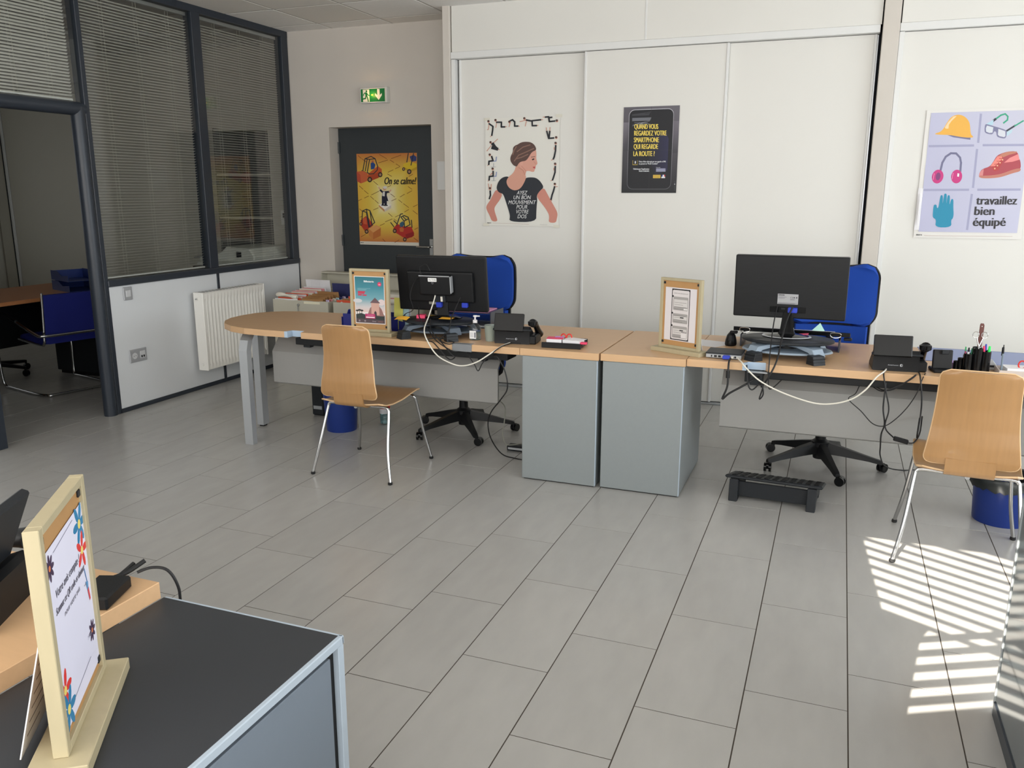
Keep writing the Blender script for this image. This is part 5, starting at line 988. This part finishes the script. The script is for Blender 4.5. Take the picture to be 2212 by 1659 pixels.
for sx in (-1, 1): B('side_wall', m_smoke, t, sx * .17 - .003, sx * .17 + .003, -.12, .12, 0, .10, .001)
pad('pink papers in the smoky letter tray', -2.12, 4.755, T + .0945, .26, .2, .006, mat('paper_rose', (230, 160, 200), .6), .05, 'paper_stack', 'paper'); pad('white papers low in the smoky letter tray', -2.13, 4.76, T + .0045, .28, .2, .008, m_paper, .03, 'paper_stack', 'paper')
tag(MB().grid(lambda u, v: (-2.37 + .08 * u, 4.20 + .05 * v, T + .097 + .012 * v + .004 * math.sin(3 * u)), 3, 3).obj('sticky_note', m_orange), 'orange sticky note curling on the riser turntable edge', 'sticky note'); tag(MB().grid(lambda u, v: (-2.10 + .08 * u, 4.23 + .05 * v, T + .112 + .004 * v), 3, 3).obj('sticky_note', m_orange), 'orange sticky note at the foot of the boxed monitor', 'sticky note')
pad('pink sticky block behind the boxed monitor stand', -2.26, 4.33, T + .0955, .05, .05, .02, m_pink, .3, 'sticky_block', 'sticky note')

# ================================================================== small things on the straight desk
o = MB().prism([(-.11, -.09), (.06, -.10), (.12, .08), (-.1, .1)], 0, .0008).obj('paper_sheet', m_paper, None, loc=(-.62, 4.63, T), rot=(0, 0, -.2)); tag(o, 'blank white sheet beside the vertical mouse', 'paper')
t = thing('vertical_mouse', 'black upright computer mouse on the straight desk', 'mouse', (-.512, 4.625, T)); MB().lathe([(0, 0), (.034, 0), (.037, .008), (.034, .03), (.026, .055), (.013, .07), (0, .073)], n=24, sx=.86, sy=1.35).obj('shell', m_black, t, True); MB().prism([(-.012, .03), (.012, .03), (.008, .06), (-.008, .06)], -.046, -.036, 'y', .002).obj('thumb_rest', m_soft, t)
t = thing('mini_computer', 'flat silver-fronted mini computer at the desk edge', 'computer', (-.497, 4.27, T), math.radians(-1)); B('lid', m_soft, t, -.088, .09, -.072, .08, .024, .030, .002); B('body', m_silver, t, -.086, .088, -.07, .078, .003, .024, .003); B('foot', m_rubber, t, -.07, .07, -.06, .06, 0, .0035, 0)
for x, w_ in ((-.06, .006), (-.045, .014), (-.025, .014), (.055, .008)): B('port', m_rubber, t, x, x + w_, -.0712, -.0695, .008, .018, 0)
B('vga_plug', m_vga, t, -.0, .035, -.098, -.07, .004, .022, .003); B('network_plug', m_wcable, t, .040, .05, -.085, -.07, .008, .018, .001)
t = thing('document_holder', 'black document shelf with bent wire clips behind the large monitor', 'document holder', (-.205, 4.715, T), math.radians(-2))
MB().prism([(-.12, .108), (-.12, .098), (.13, .046), (.13, .054)], -.29, .30, 'x').obj('shelf', m_gloss, t); B('front_lip', m_gloss, t, -.29, .30, -.125, -.115, .086, .108, .002)
for sx in (-1, 1):
    B('leg', m_smoke, t, sx * .25 - .004, sx * .25 + .004, -.11, .06, 0, .065, .001); B('knob', m_black, t, sx * .29 - .02, sx * .29 + .02, -.12, -.09, .066, .08, .003)
    MB().tube([(sx * .23 - .025, -.128, .088), (sx * .23 - .02, -.132, .104), (sx * .23 + .02, -.132, .104), (sx * .23 + .025, -.128, .088), (sx * .23, -.134, .080)], .0025, 6, 4, True).obj('wire_clip', m_steel, t, True)
pad('loose sheets on the black document shelf', -.20, 4.72, T + .085, .44, .2, .002, m_paper, -.04, 'paper_stack', 'paper').rotation_euler = (-.2, 0, -.035)
tag(MB().poly([(-.10, 4.62, .842), (-.035, 4.63, .842), (-.06, 4.64, .882)]).poly([(-.10, 4.622, .842), (-.06, 4.642, .882), (-.035, 4.632, .842)]).obj('folded_corner', mat('paper_mint', (190, 236, 222), .6)), 'pale green paper corner standing up on the document shelf', 'paper')
tag(MB().grid(lambda u, v: (-.20 + .09 * u, 4.44 + .05 * v, T + .098 + .018 * u * (1 - u * .3)), 4, 3, .0008).obj('sticky_note', m_pink), 'pink sticky note on the turntable of the large monitor', 'sticky note')
t = thing('phone_dock', 'small black phone dock beside the desk phone', 'dock', (.492, 4.275, T), math.radians(10)); B('base', m_black, t, -.045, .045, -.05, .05, 0, .016, .004); B('back_rest', m_black, t, -.042, .042, -.016, .006, .012, .102, .005, Matrix.Rotation(math.radians(-6), 4, 'X'), 2); B('arm', m_soft, t, -.012, .02, -.024, -.012, .085, .105, .003)
t = thing('desk_mat', 'large slate-blue desk mat on the straight desk', 'desk mat', (.80, 4.71, T)); B('sheet', mat('mat_blue', (122, 138, 186), .35), t, -.36, .40, -.18, .205, 0, .003, .001); B('border', mat('mat_edge', (90, 104, 150), .4), t, -.362, .402, .2, .207, 0, .0035, 0)
pad('lilac note block beside the pen cup', .545, 4.40, T + .0, .07, .07, .028, mat('note_lilac', (200, 160, 226), .6), .1)
t = thing('pen_cup', 'black cluster pen holder made of round tubes', 'pen holder', (.632, 4.31, T), 0)
def cup(x, y, r, h): MB().lathe([(0, .002), (r, 0), (r, h), (r - .002, h), (r - .002, .006), (0, .006)], (x, y, 0), 20).obj('tube', m_gloss, t, True)
for q in ((-.03, -.008, .021, .088), (.006, -.014, .020, .115), (.040, -.004, .022, .102), (.006, .024, .020, .115), (.04, .035, .02, .10), (-.03, .03, .018, .075), (-.058, .012, .013, .062), (-.075, .02, .012, .045)): cup(*q)
def pen(name, label, p, q, r, m, tipm=None):
    t = thing(name, label, name.replace('_', ' '), p); d = Vector(q) - Vector(p); MB().cyl((0, 0, 0), d * .82, r, n=10).obj('barrel', m, t, True); MB().cyl(d * .82, d, r * 1.02 if not tipm or name != 'pencil' else r * .6, r * .7, 10).obj('cap', tipm or m, t, True); return t
m_gr = mat('pen_green', (20, 150, 84), .35); m_lg = mat('highlighter_green', (40, 226, 96), .35); m_pl = mat('pen_plum', (150, 50, 84), .4)
zc = T + .008
pen('ballpoint_pen', 'plum pencil with green end in the black pen cup', (.590, 4.30, zc), (.587, 4.308, T + .118), .0038, m_pl, m_gr); pen('felt_pen', 'white felt pen in the black pen cup', (.600, 4.306, zc), (.600, 4.304, T + .115), .0048, m_paper, m_soft); pen('felt_pen', 'dark green felt pen in the black pen cup', (.611, 4.304, zc), (.613, 4.304, T + .113), .0042, mat('pen_dkgreen', (20, 96, 66), .4))
pen('highlighter', 'pink highlighter in the black pen cup', (.664, 4.306, zc), (.661, 4.306, T + .126), .0062, m_pink); pen('highlighter', 'bright green highlighter in the black pen cup', (.680, 4.306, zc), (.684, 4.306, T + .127), .0064, m_lg); pen('felt_pen', 'blue felt pen behind the highlighters in the cup', (.674, 4.343, zc), (.674, 4.343, T + .13), .005, m_vga)
t = thing('scissors', 'steel ring-handled scissors standing in the pen cup', 'scissors', (.638, 4.296, T + .02))
for sx in (-1, 1):
    MB().tube([(sx * .018 + .0125 * math.cos(a), 0, .158 + .014 * math.sin(a)) for a in [2 * PI * i / 16 for i in range(16)]], .0017, 8, 2, True).obj('handle_ring', m_steel, t, True); MB().tube([(sx * .014, 0, .145), (sx * .006, 0, .12), (sx * -.001, 0, .09), (sx * -.002, 0, .0)], .0028, 8, 4).obj('blade', m_steel, t, True)
t = thing('paper_knife', 'knife with a riveted brown wooden handle standing in the pen cup', 'knife', (.644, 4.322, T + .02)); MB().prism([(-.009, .10), (.008, .10), (.0095, .20), (.006, .208), (-.006, .208), (-.0085, .20)], -.004, .004, 'y', .001).obj('handle', mat('knife_wood', (104, 62, 56), .5, var=.1, vscale=30), t); B('blade', m_steel, t, -.007, .006, -.001, .001, 0, .102, 0)
for z in (.115, .195): MB().cyl((0, -.0048, z), (0, -.004, z), .0025, n=10).obj('rivet', m_steel, t)
t = thing('tape_dispenser', 'small silver tape holder behind the pen cup', 'tape', (.712, 4.40, T + .0035)); MB().prism([(-.02, 0), (.03, 0), (.032, .01), (.005, .045), (-.02, .04)], -.02, .02, 'y', .002).obj('case', m_silver, t); B('slot', m_black, t, -.01, .012, -.0212, -.0195, .012, .022, 0)
t = thing('paper_box', 'open pale card box holding notes, pen and red scissors', 'box', (.80, 4.30, T)); m_card = mat('card_grey', (206, 196, 190), .7); B('base', m_card, t, -.075, .09, -.06, .06, 0, .004, 0)
for nm, q in (('wall', (-.075, .09, -.062, -.058)), ('wall', (-.075, .09, .058, .062)), ('wall', (-.077, -.073, -.06, .06)), ('wall', (.088, .092, -.06, .06))): B(nm, m_card, t, *q, 0, .03, 0)
pad('white slips heaped in the card box', .81, 4.30, T + .0045, .12, .1, .035, m_paper, .1, 'paper_stack', 'paper')
t = thing('ballpoint_pen', 'grey click pen standing upright in the card box', 'pen', (.735, 4.262, T + .004)); MB().cyl((0, 0, 0), (-.002, 0, .10), .0042, n=10).obj('barrel', mat('pen_grey', (120, 136, 150), .3), t, True); MB().cyl((-.002, 0, .10), (-.003, 0, .13), .0045, .0035, 10).obj('upper_barrel', m_black, t, True); MB().cyl((-.003, 0, .13), (-.003, 0, .14), .002, n=8).obj('button', m_black, t); B('clip', m_black, t, -.009, -.006, -.001, .001, .09, .128, 0)
red_scissors('red-handled scissors standing in the card box', (.835, 4.29, T + .032), 0)

# ================================================================== cables
def cable(label, pts, r, m=m_cable, n=8, name='cable'): return tag(MB().tube(pts, r, n, 6).obj(name, m, None, True), label, 'cable')
cable('white network cable looping from the boxed monitor to its phone', [(-2.154, 4.315, .986), (-2.158, 4.29, .936), (-2.156, 4.22, .86), (-2.124, 4.10, .802), (-2.08, 4.06, .741), (-2.02, 4.05, .674), (-1.936, 4.05, .636), (-1.866, 4.05, .628), (-1.787, 4.06, .653), (-1.708, 4.08, .706), (-1.662, 4.12, .74), (-1.65, 4.205, .744)], .0036, m_wcable)
cable('black phone cord hanging in a V over the rounded desk edge', [(-1.645, 4.205, .742), (-1.662, 4.10, .738), (-1.727, 4.08, .684), (-1.759, 4.07, .645), (-1.784, 4.07, .602), (-1.805, 4.07, .634), (-1.845, 4.08, .681), (-1.88, 4.14, .688)], .003)
cable('long black power cord falling from the rounded desk to the floor', [(-1.74, 4.2, .685), (-1.70, 4.10, .684), (-1.673, 4.08, .683), (-1.632, 4.08, .615), (-1.616, 4.08, .518), (-1.70, 4.19, .42), (-1.802, 4.29, .311), (-1.838, 4.33, .224), (-1.83, 4.36, .126), (-1.78, 4.40, .03), (-1.70, 4.42, .004), (-1.56, 4.40, .004)], .0036)
cable('grey cord hanging to the power strip by the pedestal', [(-1.79, 4.39, .36), (-1.798, 4.5, .29), (-1.804, 4.5, .188), (-1.813, 4.5, .129), (-1.80, 4.51, .06), (-1.76, 4.53, .05), (-1.70, 4.57, .06)], .0032, m_gcable)
cable('thin black wire arching over the box on the monitor', [(-2.24, 4.30, 1.09), (-2.246, 4.30, 1.13), (-2.207, 4.30, 1.150), (-2.181, 4.30, 1.112)], .002)
cable('black wire hanging beside the boxed monitor down to the desk', [(-2.255, 4.31, 1.075), (-2.292, 4.31, 1.041), (-2.315, 4.30, .961), (-2.292, 4.29, .886), (-2.363, 4.33, .852), (-2.45, 4.43, .80), (-2.47, 4.47, .742)], .0022)
cable('tangled black cable looping off the desk below the boxed monitor', [(-2.134, 4.2, .85), (-2.096, 4.13, .80), (-2.014, 4.09, .742), (-1.94, 4.06, .686), (-1.92, 4.06, .669), (-1.954, 4.06, .656), (-2.01, 4.06, .707), (-2.062, 4.08, .741), (-2.105, 4.09, .745), (-2.111, 4.12, .748), (-2.048, 4.14, .756), (-1.95, 4.12, .742)], .0034)
cable('black cable dropping from the boxed monitor into the desk clamp', [(-2.259, 4.3, .90), (-2.214, 4.22, .85), (-2.126, 4.15, .80), (-2.048, 4.10, .745), (-1.944, 4.07, .704), (-1.92, 4.12, .69)], .003)
cable('black monitor cable with blue plug crossing the riser', [(-2.005, 4.33, .965), (-2.012, 4.22, .86), (-2.004, 4.17, .80), (-2.034, 4.12, .75), (-1.972, 4.09, .735), (-1.945, 4.11, .741)], .0032)
cable('white network cable drooping across the grey modesty panel', [(-.428, 4.185, .752), (-.40, 4.12, .745), (-.38, 4.095, .728), (-.307, 4.08, .668), (-.197, 4.08, .617), (-.058, 4.08, .58), (.034, 4.08, .584), (.113, 4.08, .614), (.168, 4.08, .663), (.209, 4.10, .721), (.24, 4.13, .744), (.253, 4.20, .744)], .0036, m_wcable)
t = thing('video_cable', 'thick black video cable with blue plug hanging at the desk notch', 'cable'); MB().tube([(-.458, 4.165, .75), (-.459, 4.12, .742), (-.458, 4.10, .702), (-.457, 4.09, .623), (-.478, 4.09, .558), (-.446, 4.09, .589), (-.383, 4.09, .632), (-.336, 4.13, .66), (-.30, 4.24, .666)], .0048, 10, 6).obj('lead', m_cable, t, True); MB().cyl((-.4585, 4.098, .70), (-.4575, 4.094, .665), .0095, n=14).obj('ferrite_core', m_black, t, True)
cable('black video cable falling from the large monitor past its riser', [(-.193, 4.39, .99), (-.215, 4.34, .93), (-.225, 4.24, .86), (-.235, 4.12, .765), (-.267, 4.09, .683), (-.298, 4.11, .63)], .0042)
cable('thin power lead with connector falling from the large monitor', [(-.267, 4.40, .99), (-.274, 4.34, .93), (-.273, 4.22, .855), (-.268, 4.10, .763), (-.264, 4.09, .651), (-.25, 4.09, .629), (-.208, 4.18, .66)], .0028)
cable('black cable bundle knotted below the desk notch', [(-.374, 4.12, .732), (-.359, 4.09, .643), (-.338, 4.09, .617), (-.307, 4.09, .647), (-.289, 4.09, .637), (-.302, 4.09, .574), (-.285, 4.085, .60), (-.293, 4.08, .645), (-.31, 4.10, .65)], .0034)
t = thing('switched_cable', 'black phone lead with an inline switch box by the plywood chair', 'cable'); MB().tube([(.247, 4.19, .741), (.24, 4.11, .73), (.258, 4.09, .651), (.275, 4.09, .575), (.266, 4.09, .508), (.275, 4.09, .475), (.304, 4.05, .456)], .0032, 8, 6).obj('lead', m_cable, t, True)
B('switch_box', m_black, t, -.032, .032, -.009, .009, -.010, .010, .003, Matrix.Translation((.335, 4.04, .449)) @ Matrix.Rotation(math.radians(12), 4, 'Y')); MB().tube([(.366, 4.03, .442), (.39, 4.04, .445), (.42, 4.15, .46), (.44, 4.325, .50)], .0032, 8, 5).obj('lead', m_cable, t, True)
cable('black cable hanging from the straight desk to the chair leg', [(.254, 4.12, .695), (.251, 4.10, .582), (.264, 4.10, .505), (.262, 4.22, .42), (.275, 4.4, .31), (.292, 4.6, .20), (.34, 4.85, .07), (.44, 5.02, .006), (.6, 5.1, .004), (.9, 5.15, .004)], .0036)
cable('straight black cord dropping behind the plywood chair', [(.391, 4.19, .741), (.392, 4.11, .735), (.406, 4.09, .642), (.409, 4.09, .556), (.403, 4.07, .469), (.41, 4.15, .455), (.43, 4.325, .49)], .0036)
cable('thin black wire slung in a wide loop under the straight desk', [(.418, 4.18, .741), (.40, 4.11, .72), (.383, 4.09, .662), (.351, 4.09, .594), (.308, 4.09, .534), (.263, 4.09, .496), (.213, 4.10, .5), (.159, 4.12, .55), (.10, 4.12, .603), (.128, 4.13, .63), (.146, 4.19, .666)], .0022)
cable('black cord gathered under the straight desk edge', [(.193, 4.24, .665), (.24, 4.13, .658), (.287, 4.11, .669), (.341, 4.11, .713), (.375, 4.12, .742), (.35, 4.10, .72), (.296, 4.11, .681), (.24, 4.12, .654), (.202, 4.2, .655)], .003)
